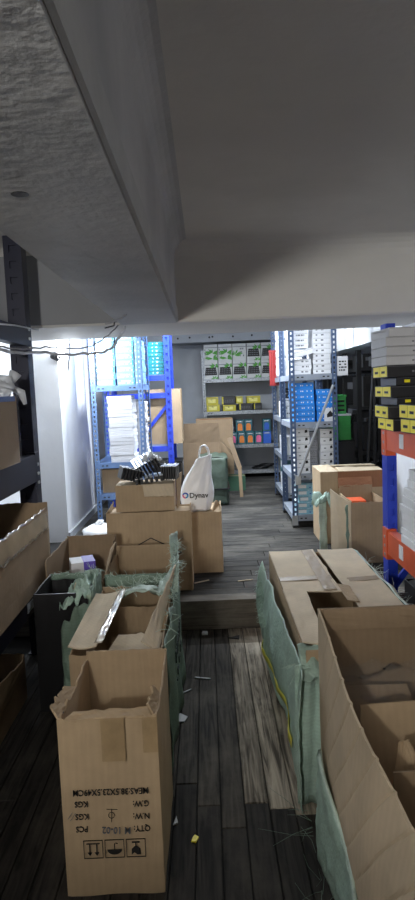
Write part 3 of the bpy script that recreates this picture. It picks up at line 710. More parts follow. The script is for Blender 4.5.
# --- front carton with upside-down print
t = open_carton('cardboard_carton', 'open brown carton with upside-down black print at front left', (-0.283, 1.51, 0), 0.254, 0.405, 0.49, CB,
    heights=[lambda u: 0.482, lambda u: 0.487-0.02*math.sin(PI*u), lambda u: 0.49, lambda u: 0.47], torn=(0.010, 0.008, 0.004, 0.022))
front = t
flap(t, (-0.127, 0.22, 0.46), (-0.127, 0.01, 0.475), (-0.150, 0.03, 0.500), (-0.147, 0.16, 0.492), CB, torn=0.018, seed=2)
flap(t, (0.119, 0.14, 0.472), (0.119, 0.005, 0.478), (0.102, 0.004, 0.512), (0.108, 0.12, 0.506), CB, torn=0.015, seed=6)
flap(t, (-0.11, -0.002, 0.483), (0.115, -0.002, 0.483), (0.10, 0.035, 0.492), (-0.09, 0.03, 0.488), CB, torn=0.015, seed=9)
for (a, b_, z0, z1) in ((-0.015, 0.045, 0.372, 0.487), (0.090, 0.128, 0.392, 0.486)):
    MB().sheet(lambda u, v: (a+(b_-a)*u+0.004*nz(v*6, u, 4), -0.009+0.0008*nz(u*7, v*9, 1), z0+(z1-z0)*v+0.004*nz(u*12, 3, v)), 6, 6, 0.0004).build('tape', TAPE, t)
YF = -0.0075
def updown(x_, z_): # reading direction is -x, letters' up is -z
    return Matrix.Translation((x_, YF, z_)) @ Matrix(((-1, 0, 0, 0), (0, 0, -1, 0), (0, -1, 0, 0), (0, 0, 0, 1)))
text('printed_text', 'MEAS:38.5X23.5X49CM', 0.0235, INK, t, updown(0.098, 0.297), sx=0.83)
text('printed_text', 'G.W:', 0.0225, INK, t, updown(0.098, 0.262), sx=0.85); text('printed_text', 'KGS', 0.0225, INK, t, updown(-0.058, 0.266), sx=0.85)
text('printed_text', 'N.W:', 0.0225, INK, t, updown(0.098, 0.228), sx=0.85); text('printed_text', 'KGS', 0.0225, INK, t, updown(-0.058, 0.232), sx=0.85)
text('printed_text', 'QTY:', 0.0225, INK, t, updown(0.098, 0.194), sx=0.85); text('printed_text', 'PCS', 0.0225, INK, t, updown(-0.062, 0.198), sx=0.85)
text('handwriting', 'M 10-02', 0.026, GREYINK, t, updown(0.048, 0.190) @ Matrix.Rotation(-0.06, 4, 'Z'), sx=0.85)
b = MB(); b.tube([(0.0+0.008*math.cos(a), YF-0.0003, 0.226+0.008*math.sin(a)) for a in [i*0.55 for i in range(13)]], 0.0008, 4)
b.tube([(-0.012, YF-0.0003, 0.243), (0.016, YF-0.0003, 0.241)], 0.0008, 4); b.tube([(0.001, YF-0.0003, 0.243), (-0.001, YF-0.0003, 0.207)], 0.0008, 4)
b.build('handwriting', INK, t)
b = MB(); b.tube([(-0.092, YF-0.0003, 0.235), (-0.106, YF-0.0003, 0.215)], 0.0007, 4); b.tube([(-0.100, YF-0.0003, 0.237), (-0.112, YF-0.0003, 0.220)], 0.0007, 4); b.build('handwriting', GREYINK, t)
def frame_sq(b, cx, cz, s_=0.025, w_=0.0016):
    for (a0, a1, c0, c1) in ((-s_, s_, -s_, -s_+w_), (-s_, s_, s_-w_, s_), (-s_, -s_+w_, -s_, s_), (s_-w_, s_, -s_, s_)):
        b.box(cx+a0, cx+a1, YF-0.0005, YF+0.0005, cz+c0, cz+c1)
def poly(b, cx, cz, pts): b.prism([(cx-px, YF+0.0002, cz-pz) for px, pz in pts], (0, -0.0007, 0))
for (cx, kind) in ((-0.052, 'arrows'), (0.003, 'umbrella'), (0.058, 'glass')):
    b = MB(); cz = 0.134; frame_sq(b, cx, cz)
    if kind == 'arrows':
        for o in (-0.009, 0.009):
            b.box(cx+o-0.0014, cx+o+0.0014, YF-0.0005, YF+0.0005, cz-0.012, cz+0.013)
            poly(b, cx+o, cz, [(-0.006, 0.008), (0.006, 0.008), (0, 0.018)])
        b.box(cx-0.017, cx+0.017, YF-0.0005, YF+0.0005, cz+0.014, cz+0.017)
    elif kind == 'umbrella':
        poly(b, cx, cz, [(0.019*math.cos(a), 0.002+0.014*math.sin(a)) for a in [i*PI/10 for i in range(11)]])
        b.tube([(cx, YF, cz-0.002), (cx, YF, cz+0.013), (cx+0.004, YF, cz+0.016), (cx+0.008, YF, cz+0.013)], 0.0011, 4)
    else:
        poly(b, cx, cz, [(-0.012, 0.018), (-0.011, 0.002), (-0.003, -0.005), (0.003, -0.005), (0.011, 0.002), (0.012, 0.018), (0.004, 0.012), (-0.003, 0.018)])
        poly(b, cx, cz, [(-0.0016, -0.004), (0.0016, -0.004), (0.0016, -0.014), (-0.0016, -0.014)])
        poly(b, cx, cz, [(-0.010, -0.014), (0.010, -0.014), (0.010, -0.018), (-0.010, -0.018)])
    b.build('handling_symbol', INK, t)

# --- green sack bundle behind it
t = open_carton('sacked_carton', 'torn open carton in a green woven sack behind the front carton', (-0.335, 2.02, 0), 0.315, 0.70, 0.46, CBG,
    heights=[lambda u: 0.43, lambda u: 0.45, lambda u: 0.44, lambda u: 0.43], torn=(0.006, 0.01, 0.008, 0.01))
def sackside(u, v):  # right side cloth
    yy = -0.01+0.76*u
    top = 0.45+0.05*nz(u*5, 2, 0)+0.075*u
    z = 0.004+(top-0.004)*v
    return (0.172+0.012*nz(u*4, v*3, 7)+0.02*(1-v)*u+0.006*math.sin(u*22+v*3), yy, z)
MB().sheet(sackside, 34, 12, 0.003).build('woven_sack', SACKD, t, True)
flap(t, (0.135, 0.02, 0.43), (0.166, 0.56, 0.50), (0.182, 0.58, 0.565), (0.085, 0.02, 0.465), CBL, torn=0.014, seed=3)
flap(t, (-0.165, 0.02, 0.452), (-0.165, 0.57, 0.452), (-0.045, 0.56, 0.470), (-0.07, 0.035, 0.445), CBL, torn=0.008, seed=4, bend=0.02)
MB().sheet(lambda u, v: (-0.078+0.028*u+0.02*v+0.003*nz(v*9, u, 3), 0.035+0.525*v, 0.458+0.018*v+0.006*nz(u*3, v*12, 1)), 4, 24, 0.0006).build('clear_tape', TAPEC, t, True)
flap(t, (-0.07, 0.06, 0.37), (0.13, 0.06, 0.37), (0.14, 0.25, 0.40), (-0.03, 0.27, 0.39), CBL, torn=0.012, seed=8)
flap(t, (-0.07, 0.44, 0.22), (0.15, 0.44, 0.22), (0.14, 0.46, 0.43), (-0.05, 0.46, 0.43), CBG, torn=0.006, seed=11, name='inner_panel')
MB().sheet(lambda u, v: (-0.08+0.24*u, 0.50+0.10*v, 0.44+0.045*math.sin(PI*u)*(1-0.3*v)+0.025*nz(u*5, v*4, 2)), 18, 6, 0.003).build('sack_fold', SACKP, t, True)
MB().sheet(lambda u, v: (0.10+0.09*u, 0.50+0.14*v+0.02*nz(u*5, v*6, 2), 0.47+0.10*u*v+0.02*nz(u*6, v*4, 9)), 10, 8, 0.003).build('sack_knot', SACKP, t, True)
frayed(t, [(0.175, 0.0, 0.46), (0.178, 0.4, 0.50), (0.185, 0.60, 0.56), (0.185, 0.74, 0.53)], SACKP, 80, 0.05, 3, 0.1)
frayed(t, [(-0.07, 0.52, 0.48), (0.05, 0.56, 0.50), (0.16, 0.6, 0.50)], SACKP, 90, 0.05, 5, 0.0)
rn = random.Random(12)
b = MB()
for i in range(14):
    yy = 0.20+0.026*i
    b.box(0.186, 0.1905, yy, yy+0.016*rn.uniform(0.5, 1), 0.30+0.01*math.sin(i), 0.335+0.012*rn.random())
    if i % 2: b.box(0.186, 0.1905, yy, yy+0.02, 0.22, 0.225+0.03*rn.random())
tag(b.build('sack_print', mat('sack_ink', (54, 70, 62), 0.8), t), kind='stuff')

# --- carton beyond it, in green sack with standing panels
t = open_carton('sacked_carton', 'carton in a green sack standing before the diamond-marked carton', (-0.345, 2.83, 0), 0.31, 0.40, 0.50, CBG,
    heights=[lambda u: 0.455, lambda u: 0.49, lambda u: 0.50, lambda u: 0.47], torn=(0.004, 0.012, 0.004, 0.012))
MB().sheet(lambda u, v: (0.162+0.008*nz(u*4, v*3, 1)+0.006*math.sin(u*25), -0.01+0.43*u, 0.003+(0.50+0.03*nz(u*6, 1, 1))*v), 24, 10, 0.003).build('woven_sack', SACKD, t, True)
MB().sheet(lambda u, v: (-0.155+0.32*u, -0.012+0.006*nz(u*9, v*3, 1), 0.30+(0.165+0.006*nz(u*9, 1, 4))*v), 24, 6, 0.003).build('sack_hem', SACKD, t, True)
flap(t, (-0.155, 0.0, 0.45), (-0.155, 0.05, 0.46), (-0.120, 0.16, 0.58), (-0.135, 0.10, 0.56), CBL, torn=0.012, seed=5)
frayed(t, [(-0.15, -0.012, 0.458), (0.15, -0.012, 0.458)], SACKP, 40, 0.03, 7, -0.2)
frayed(t, [(0.165, 0.0, 0.50), (0.17, 0.4, 0.52)], SACKP, 90, 0.05, 8, 0.0)
MB().sheet(lambda u, v: (0.135+0.035*u+0.012*nz(u*4, v*6, 2), 0.30+0.09*u, 0.42+0.15*v), 8, 10, 0.003).build('sack_tuft', SACKP, t, True)

# --- open carton with purple packet, and black box with sack in front of it, left side
t = open_carton('cardboard_carton', 'wide open carton with torn right side holding a purple packet', (-0.635, 2.80, 0), 0.26, 0.47, 0.55, CBD, rz=0.0,
    heights=[lambda u: 0.44, lambda u: 0.43+0.125*u**0.7, lambda u: 0.555, lambda u: 0.55], torn=(0.01, 0.022, 0.004, 0.006))
MB().sheet(lambda u, v: (0.137+0.004*nz(u*4, v, 1), 0.02+0.36*u, 0.16+0.28*u+0.024*v), 10, 2, 0.002).build('sack_strap', SACKD, t, True)
MB().box(-0.12, 0.12, 0.01, 0.46, 0.36, 0.38).build('packing_sheet', CBD, t)
t = thing('purple_packet', 'purple and white packet lying inside the torn open carton', 'packet', (-0.625, 3.0, 0.3815))
MB().box(-0.065, 0.05, 0, 0.12, 0, 0.10, Matrix.Rotation(0.3, 4, 'Z')).build('packet_body', WHITE, t)
MB().box(-0.005, 0.052, -0.002, 0.122, 0.002, 0.1025, Matrix.Rotation(0.3, 4, 'Z')).build('purple_band', PURPLE, t)
t = open_carton('black_carton', 'black open box with green sack cloth hung over its rim beside the navy rack', (-0.622, 2.47, 0), 0.22, 0.29, 0.50, BLACK)
MB().sheet(lambda u, v: (0.117+0.010*nz(u*5, v*4, 1)-0.01*v, -0.01+0.30*u, 0.51-0.30*v-0.03*nz(u*5, 1, 1)), 16, 14, 0.003).build('sack_side', SACKD, t, True)
MB().sheet(lambda u, v: (0.0+0.125*u, -0.014-0.02*v+0.014*nz(u*6, v*5, 1)-0.012*abs(nz(u*9, v*6, 4)), 0.47-0.40*v+0.05*nz(u*5, 2, 3)-0.12*(1-u)**2), 22, 20, 0.003).build('sack_cloth', SACKD, t, True)
MB().sheet(lambda u, v: (0.0+0.12*u+0.02*nz(u*4, v*4, 1), -0.03+0.20*v, 0.44+0.06*u+0.05*math.sin(PI*u)*math.sin(PI*v)+0.06*nz(u*7, v*7, 3)), 18, 18, 0.003).build('sack_fold', SACK, t, True)
flap(t, (0.0, 0.02, 0.42), (0.075, 0.10, 0.43), (0.075, 0.09, 0.53), (-0.01, 0.04, 0.46), CBL, torn=0.02, seed=14)
frayed(t, [(-0.10, 0.28, 0.50), (0.0, 0.285, 0.50), (0.11, 0.28, 0.51)], SACKP, 50, 0.03, 9, 0.1)
MB().sheet(lambda u, v: (-0.107+0.215*u, 0.278+0.004*nz(u*7, v, 3), 0.475+0.028*v+0.006*nz(u*5, 3, 3)), 14, 3, 0.003).build('sack_hem', SACKD, t, True)
MB().sheet(lambda u, v: (0.06+0.06*u+0.015*nz(u*4, v*5, 2), 0.22+0.03*nz(u*5, v*4, 1), 0.38+0.15*v), 8, 10, 0.003).build('sack_tuft', SACK, t, True)
frayed(t, [(0.09, 0.20, 0.53), (0.12, 0.24, 0.53)], SACKP, 40, 0.04, 19, 0.1)

# --- big brown carton with diamond mark, on the raised floor
t = open_carton('cardboard_carton', 'large brown carton printed with a black diamond on the raised floor', (-0.35, 3.475, ZS+0.001), 0.475, 0.245, 0.46, CB,
    heights=[lambda u: 0.462, lambda u: 0.462, lambda u: 0.455, lambda u: 0.46], torn=(0.004, 0.004, 0.004, 0.008))
big = t
MB().box(-0.228, 0.228, 0.008, 0.238, 0.440, 0.446).build('top_flap', CB, t)
MB().sheet(lambda u, v: (0.232+0.012*v, -0.012+0.03*u+0.004*nz(v*4, u, 1), 0.002+0.455*v), 3, 12, 0.005).build('corner_flap', CB, t)
flap(t, (-0.235, 0.0, 0.46), (-0.235, 0.10, 0.46), (-0.20, 0.08, 0.515), (-0.195, 0.02, 0.505), CB, torn=0.008, seed=31)
flap(t, (0.158, 0.15, 0.45), (0.172, 0.23, 0.45), (0.192, 0.22, 0.655), (0.166, 0.15, 0.645), CB, torn=0.01, seed=33)
b = MB()
dm = [(-0.14, 0.225), (0.03, 0.315), (0.20, 0.225), (0.03, 0.135)]
for i in range(4):
    p, q = dm[i], dm[(i+1) % 4]; b.bar((p[0]-0.02, -0.0105, p[1]), (q[0]-0.02, -0.0105, q[1]), 0.0055, 0.0012, (0, -1, 0))
b.build('diamond_mark', INK, t)
# carton on top of it
t = thing('cardboard_carton', 'smaller tan carton with lifted flap on top of the diamond carton', 'carton', (-0.365, 3.49, ZS+0.4655))
MB().box(-0.165, 0.165, 0, 0.215, 0, 0.150).build('carton_body', CB, t)
flap(t, (-0.01, -0.001, 0.152), (0.165, -0.001, 0.152), (0.165, -0.03, 0.085), (0.0, -0.028, 0.088), CBL, torn=0.006, seed=41)
flap(t, (-0.162, 0.0, 0.152), (0.162, 0.0, 0.152), (0.155, 0.10, 0.158), (-0.155, 0.10, 0.158), CBL, torn=0.004, seed=42)
TOP = ZS+0.4655+0.160
def trays(label, loc, n, wx, h, rot, film=True):
    t = thing('plastic_tray_stack', label, 'trays', loc); t.rotation_euler = rot
    for i in range(n):
        bb = MB(); bb.box(-wx/2+i*wx/n, -wx/2+i*wx/n+wx/n*0.55, 0, 0.12, 0, h); bb.build('tray', BLACK, t)
        bb = MB(); bb.box(-wx/2+i*wx/n-0.001, -wx/2+i*wx/n+wx/n*0.62, -0.004, 0.124, h, h+0.004); bb.build('tray_rim', STEEL, t)
    if film: MB().sheet(lambda u, v: (-wx/2-0.005+(wx+0.01)*u, -0.008+0.135*v, h+0.008+0.012*nz(u*5, v*5, n)), 10, 10, 0.001).build('film_wrap', FILM, t, True)
    return t
trays('leftmost stack of black plastic trays on the tan carton', (-0.435, 3.50, TOP+0.012), 7, 0.13, 0.065, (0.0, 0.28, 0.3))
trays('film wrapped black trays tipped up in the middle of the heap', (-0.325, 3.56, TOP+0.045), 7, 0.14, 0.075, (0.3, -0.45, 0.2))
trays('flat black trays lying low in front of the heap', (-0.325, 3.475, TOP+0.004), 6, 0.17, 0.03, (0.0, -0.12, 0.15), False)
trays('rightmost upright stack of black plastic trays by the white bag', (-0.225, 3.53, TOP+0.008), 7, 0.095, 0.075, (0.0, 0.0, -0.1))
t = thing('crumpled_film', 'crumpled clear plastic film on top of the black trays', 'film', (-0.33, 3.58, TOP+0.10))
MB().sheet(lambda u, v: (-0.05+0.11*u, -0.02+0.08*v, 0.015+0.04*nz(u*3, v*3, 4)+0.03*math.sin(PI*u)+0.01*nz(u*9, v*9, 2)), 16, 12, 0.0015).build('film_sheet', FILMW, t, True)
MB().sheet(lambda u, v: (0.0+0.10*u, -0.05+0.06*v, 0.01+0.035*nz(u*4, v*4, 8)), 10, 8, 0.0015).build('film_fold', FILM, t, True)
# right carton and the shopping bag
t = open_carton('cardboard_carton', 'brown carton under the white shopping bag on the raised floor', (-0.055, 3.80, ZS+0.001), 0.25, 0.34, 0.385, CB,
    heights=[lambda u: 0.383, lambda u: 0.385+0.03*math.sin(PI*u), lambda u: 0.385, lambda u: 0.385], torn=(0.003, 0.006, 0.003, 0.004))
MB().box(-0.118, 0.118, 0.007, 0.333, 0.374, 0.380).build('top_flap', CB, t)
MB().sheet(lambda u, v: (0.075+0.045*u, 0.02+0.25*u, 0.381+0.05*v*math.sin(PI*min(1, u*0.9+0.1))), 10, 4, 0.004).build('curled_flap', CB, t)
t = thing('shopping_bag', 'white plastic shopping bag with black lettering on the brown carton', 'bag', (-0.082, 3.90, ZS+0.3825))
def bag(u, v):
    a = u*2*PI
    wv = [0.84, 0.97, 1.05, 1.08, 1.04, 0.95, 0.82, 0.68, 0.52, 0.40]
    k_ = v*9; j = min(8, int(k_)); s_ = wv[j]*(1-(k_-j))+wv[j+1]*(k_-j)
    rx, ry = 0.098*s_, 0.066*(s_*0.7+0.3)*(1-0.35*v)
    ca, sa = math.cos(a), math.sin(a)
    wr = 0.012*nz(ca*2.2, sa*2.2, v*2.5)+0.006*nz(ca*6, sa*6, v*1.5+5)
    cxo = 0.055*v*v
    return (cxo+(rx+wr)*math.copysign(abs(ca)**0.75, ca), (ry+wr)*math.copysign(abs(sa)**0.75, sa), 0.002+0.335*v + 0.012*ca*v)
MB().sheet(bag, 44, 22, 0.002).build('bag_body', BAGM, t, True)
def strapfn(off):
    def fn(u, v):
        a = PI*u
        return (0.055-0.036*math.cos(a)+off[0], off[1]+(-0.014+0.028*v)+0.006*nz(u*4, v, 2), 0.305+0.105*math.sin(a)**0.8+0.004*math.sin(v*9))
    return fn
MB().sheet(strapfn((0, -0.012)), 18, 4, 0.004).build('handle', BAGM, t, True)
MB().sheet(strapfn((0.008, 0.016)), 18, 4, 0.004).build('handle', BAGM, t, True)
fm = Matrix.Translation((-0.042, -0.0835, 0.092)) @ Matrix(((1, 0, 0, 0), (0, 0, -1, 0), (0, 1, 0, 0), (0, 0, 0, 1)))
text('bag_lettering', 'Dynav', 0.046, INK, t, fm, 0.0012, 1.0)
for i, (mm, a0, a1) in enumerate(((BLUEP, 20, 160), (PINKP, 160, 275), (mat('cyan_print', (60, 170, 220), 0.6), -85, 20))):
    b = MB(); pts = []
    A = [math.radians(a0+(a1-a0)*k_/8) for k_ in range(9)]
    pts = [(-0.066+0.019*math.cos(a), -0.0835, 0.109+0.019*math.sin(a)) for a in A] + [(-0.066+0.010*math.cos(a), -0.0835, 0.109+0.010*math.sin(a)) for a in A[::-1]]
    b.prism(pts, (0, -0.002, 0)); b.build('logo_arc', mm, t)

# --- mid right cartons
t = open_carton('cardboard_carton', 'open brown carton with pale swung-out flap, beside the orange rack', (1.0, 3.87, ZS+0.001), 0.222, 0.34, 0.40, CBG,
    heights=[lambda u: 0.392, lambda u: 0.40, lambda u: 0.45, lambda u: 0.40], torn=(0.003,)*4)
flap(t, (-0.114, 0.0, 0.03), (-0.114, 0.0, 0.395), (-0.216, 0.13, 0.465), (-0.216, 0.13, 0.07), CBL, seed=51, bend=0.02, name='side_flap')
flap(t, (-0.115, 0.335, 0.44), (0.115, 0.335, 0.45), (0.115, 0.37, 0.50), (-0.115, 0.37, 0.50), CBR, seed=52)
MB().sheet(lambda u, v: (-0.13-0.014*u+0.012*nz(u*3, v*6, 1), 0.0+0.008*nz(v*5, u, 2), 0.05+0.33*v), 5, 14, 0.003).build('sack_edge', SACKD, t, True)
MB().box(-0.10, 0.0, 0.06, 0.20, 0.007, 0.392).build('orange_contents', mat('orange_pack', (230, 92, 40), 0.5), t)
t = thing('cardboard_carton', 'closed wide carton with taped edge behind the flapped carton', 'carton', (1.02, 4.40, ZS+0.001))
MB().box(-0.225, 0.225, 0, 0.34, 0, 0.52).build('carton_body', CB, t)
flap(t, (-0.225, 0.002, 0.521), (-0.10, 0.002, 0.521), (-0.10, 0.338, 0.530), (-0.225, 0.338, 0.528), CBL, seed=61)
flap(t, (-0.09, 0.0, 0.522), (0.222, 0.0, 0.522), (0.222, 0.14, 0.528), (-0.09, 0.14, 0.536), CBL, seed=62)
flap(t, (-0.09, 0.338, 0.522), (0.222, 0.338, 0.522), (0.222, 0.20, 0.528), (-0.09, 0.19, 0.536), CBL, seed=63)
MB().sheet(lambda u, v: (-0.105+0.05*u, -0.0025+0.001*nz(u*9, v*9, 2), 0.38+0.142*v), 4, 8, 0.0006).build('tape', TAPE, t)
MB().box(-0.10, 0.222, -0.003, 0.001, 0.40, 0.518).build('front_flap', CBR, t)
t = thing('green_cloth', 'crumpled green sack cloth hanging on the corner of the flapped carton', 'cloth', (0.755, 4.06, ZS+0.001))
MB().sheet(lambda u, v: (-0.06+0.12*u+0.03*nz(u*4, v*4, 3), -0.02+0.10*v, 0.34+0.09*nz(u*3, v*4, 5)+0.06*math.sin(PI*u)), 16, 12, 0.004).build('cloth_crumple', SACK, t, True)
MB().sheet(lambda u, v: (-0.03+0.05*u+0.01*nz(u*5, v*5, 1), 0.03+0.01*nz(u*3, v*4, 7), 0.002+0.36*v), 8, 14, 0.006).build('cloth_drop', SACKP, t, True)

# ================================================================== RIGHT BALE IN GREEN SACK
t = thing('baled_carton', 'long flat carton bale in a torn pale green sack, right of the aisle', 'carton', (0.48, 1.86, 0))
W0, W1, D = -0.20, 0.21, 1.13
b = MB()
wall_sheet(b, (W0, 0, 0), (W1, 0, 0), 0.002, lambda u: 0.485, 0.005, seed=1)
wall_sheet(b, (W1, 0, 0), (W1, D, 0), 0.002, lambda u: 0.485, 0.005, seed=2)
wall_sheet(b, (W1, D, 0), (W0, D, 0), 0.002, lambda u: 0.49, 0.005, seed=3)
wall_sheet(b, (W0, D, 0), (W0, 0, 0), 0.002, lambda u: 0.487-0.02*u, 0.005, seed=4)
b.build('carton_walls', CB, t)
flap(t, (W0, 0.56, 0.492), (W0, D, 0.497), (0.015, D, 0.500), (0.02, 0.50, 0.497), CBT, torn=0.006, seed=71, name='top_flap', bend=0.006)
flap(t, (W1, D, 0.497), (W1, 0.02, 0.488), (0.045, 0.05, 0.494), (0.035, D-0.01, 0.500), CBT, torn=0.006, seed=72, name='top_flap', bend=0.006)
flap(t, (W0-0.002, 0.06, 0.486), (W0-0.002, 0.56, 0.492), (-0.115, 0.54, 0.497), (-0.125, 0.03, 0.489), CBT, torn=0.006, seed=73, name='top_flap', bend=0.006)
flap(t, (0.02, 0.60, 0.500), (0.02, 0.40, 0.500), (0.055, 0.36, 0.508), (0.06, 0.56, 0.505), CB, torn=0.012, seed=74, name='torn_tab')
MB().sheet(lambda u, v: (W0+0.215*u, 0.66+0.05*v, 0.4995+0.004*u+0.0008*nz(u*9, v*9, 1)), 12, 3, 0.0005).build('tape', TAPE, t)
MB().sheet(lambda u, v: (0.05+0.155*u, 0.62+0.05*v+0.02*u, 0.4995+0.001*nz(u*9, v*9, 1)), 12, 3, 0.0005).build('tape', TAPE, t)
MB().sheet(lambda u, v: (-0.045+0.05*u+0.002*nz(v*8, u, 3), 0.52+0.60*v, 0.5045+0.0015*nz(u*5, v*11, 2)), 3, 20, 0.0005).build('tape', TAPE, t)
def bale_sack(u, v):  # u along depth from the far end, v from the top down
    y_ = D+0.03-u*(D+0.10)
    top = 0.455-0.02*u-0.20*math.exp(-((u-0.12)/0.10)**2)*0.25
    fold = 0.018*math.sin(u*9+v*2.2)+0.012*math.sin(u*23-v*5)+0.016*nz(u*5, v*4, 2)-0.022*abs(nz(u*9-v*4, v*3+u*2, 6))+0.008*nz(u*22+v*9, v*7, 8)
    x_ = W0-0.014-0.05*math.sin(PI*min(1, v*0.9+0.1))*(1-0.6*u)+fold*(0.3+0.5*v)*0.8
    return (x_, y_, max(0.004, top*(1-v)+0.004))
MB().sheet(bale_sack, 110, 34, 0.003).build('woven_sack', SACK, t, True)
def ysx(u, v):
    uu = 0.26+0.66*u; vv = 0.60+0.075*v-0.02*u
    p = Vector(bale_sack(uu, vv)); p.x -= 0.009; return p
MB().sheet(ysx, 40, 2, 0.001).build('yellow_strip', STRAPY, t, True)
MB().sheet(lambda u, v: (W1+0.004+0.055*v+0.008*nz(u*9, v*3, 4), 0.0+D*u, 0.495-0.10*v*v+0.02*nz(u*7, v*4, 1)*(v+0.2)), 40, 6, 0.003).build('sack_side', SACKP, t, True)
MB().sheet(lambda u, v: (W0-0.04+0.36*u, -0.012-0.012*v+0.012*nz(u*9, v*2, 5)+0.006*math.sin(u*40+v*3), 0.003+0.44*(1-v)), 40, 12, 0.003).build('sack_end', SACK, t, True)
MB().sheet(lambda u, v: (W0-0.02+0.16*u, 0.05-0.10*v+0.02*nz(u*5, v*4, 1), 0.482-0.07*v+0.025*nz(u*6, v*6, 3)), 22, 10, 0.003).build('sack_bunch', SACK, t, True)
frayed(t, [(W0-0.015, D+0.02, 0.42), (W0-0.04, D-0.1, 0.34), (W0-0.05, D-0.3, 0.30), (W0-0.04, D-0.42, 0.30)], SACK, 260, 0.045, 21, 0.3, (-1.0, 0, 0))
frayed(t, [(W0-0.02, 0.03, 0.43), (W0+0.05, 0.0, 0.43), (W0+0.14, -0.02, 0.43)], SACKP, 240, 0.06, 22, 0.5, (0, -0.8, 0))
frayed(t, [(W1+0.04, 0.1, 0.46), (W1+0.05, D, 0.44)], SACKP, 160, 0.05, 23, 0.0)

# ================================================================== BIG OPEN BOX, RIGHT FOREGROUND
def ltop(u):   # u=0 far, u=1 near : height of the battered left wall
    pts = [(0, 0.648), (0.18, 0.600), (0.38, 0.572), (0.58, 0.535), (0.68, 0.510), (0.85, 0.512), (1, 0.52)]
    for (a, ha), (c_, hc) in zip(pts, pts[1:]):
        if u <= c_: return ha+(hc-ha)*(u-a)/(c_-a)
    return 0.52
t = thing('large_carton', 'big open battered carton with inner dividers at right foreground', 'carton', (0.31, 0.72, 0))
LD = 1.06; WB = 0.56
def leftwall(u, v):
    y_ = LD*(1-u); z = 0.004+(ltop(u)-0.004)*v
    q_ = (y_*1.2+z*1.0)*8.5+0.35*nz(u*3, v*2, 8); q_ -= math.floor(q_)
    crease = 0.004*math.exp(-((q_-0.5)/0.06)**2)*max(0, min(1, 2.6*v-0.5))*min(1, u*4)
    slump = 0.03*math.exp(-((u-0.72)/0.16)**2)*v**3 - 0.02*(1-v)*math.sin(PI*u)
    return (slump+crease+0.006*nz(u*4, v*4, 5), y_, z)
b = MB(); b.sheet(leftwall, 170, 60, -0.006); b.build('left_wall', cardboard('cardboard_lit_side', (204, 186, 160)), t)  # paler than the other walls: light on this side is in the colour
b = MB(); wall_sheet(b, (WB, LD, 0), (0.0, LD, 0), 0.004, lambda u: 0.648, 0.006, seed=5); wall_sheet(b, (WB, 0, 0), (WB, LD, 0), 0.004, lambda u: 0.64, 0.006, seed=6)
wall_sheet(b, (0, 0, 0), (WB, 0, 0), 0.004, lambda u: 0.52, 0.006, seed=8)
b.build('carton_walls', CBD, t)
MB().box(0.01, WB-0.01, 0.01, LD-0.01, 0.004, 0.010).build('carton_bottom', CBD, t)
flap(t, (0.01, LD-0.008, 0.646), (WB-0.01, LD-0.008, 0.646), (WB-0.01, LD-0.012, 0.585), (0.012, LD-0.014, 0.588), CBD, seed=81, name='folded_flap')
flap(t, (0.04, 0.76, 0.25), (WB-0.02, 0.78, 0.25), (WB-0.02, 0.80, 0.505), (0.05, 0.78, 0.495), CB, seed=82, name='divider')
flap(t, (0.05, 0.90, 0.22), (0.30, 0.90, 0.22), (0.22, 0.95, 0.46), (0.02, 0.94, 0.47), CBD, seed=83, name='divider')
flap(t, (0.06, 0.62, 0.20), (0.26, 0.58, 0.20), (0.13, 0.66, 0.47), (0.11, 0.67, 0.46), CB, seed=84, name='divider')
flap(t, (0.05, 0.52, 0.22), (WB-0.02, 0.52, 0.22), (WB-0.02, 0.54, 0.475), (0.06, 0.54, 0.47), CBD, seed=85, name='divider')
MB().sheet(lambda u, v: (0.05+0.40*u, 0.84+0.18*v, 0.44+0.05*nz(u*4, v*4, 3)+0.06*v+0.02*nz(u*11, v*11, 1)), 26, 14, 0.0012).build('crumpled_film', FILM, t, True)
MB().sheet(lambda u, v: (0.16+0.22*u, 0.55+0.18*v, 0.34+0.04*nz(u*5, v*5, 6)), 16, 12, 0.0012).build('crumpled_film', FILM, t, True)
def tapefn(u, v):
    p = Vector(leftwall(0.32+0.055*u+0.14*(1-v), 0.58+0.36*v)); p.x -= 0.0015; return p
MB().sheet(tapefn, 5, 14, 0.0006).build('tape', TAPE, t)
MB().sheet(lambda u, v: (-0.022-0.014*v+0.006*nz(u*5, v*4, 1)-0.006*math.sin(u*14)-0.012*abs(nz(u*14+v*3, v*5, 3)), 0.98-0.90*u, 0.004+(0.25-0.17*u)*(1-v)), 70, 20, 0.003).build('woven_sack', SACK, t, True)
MB().tube([(-0.022+0.006*nz(u*5, 0, 1)-0.006*math.sin(u*14), 0.98-0.90*u, 0.256-0.17*u) for u in [i/24 for i in range(25)]], 0.006, 6).build('sack_hem', SACKP, t, True)
frayed(t, [(-0.06, 0.95, 0.10), (-0.07, 0.75, 0.06), (-0.07, 0.6, 0.03)], SACKD, 18, 0.13, 31, 0.05, (-0.6, 0, 0.1), 0.0006)

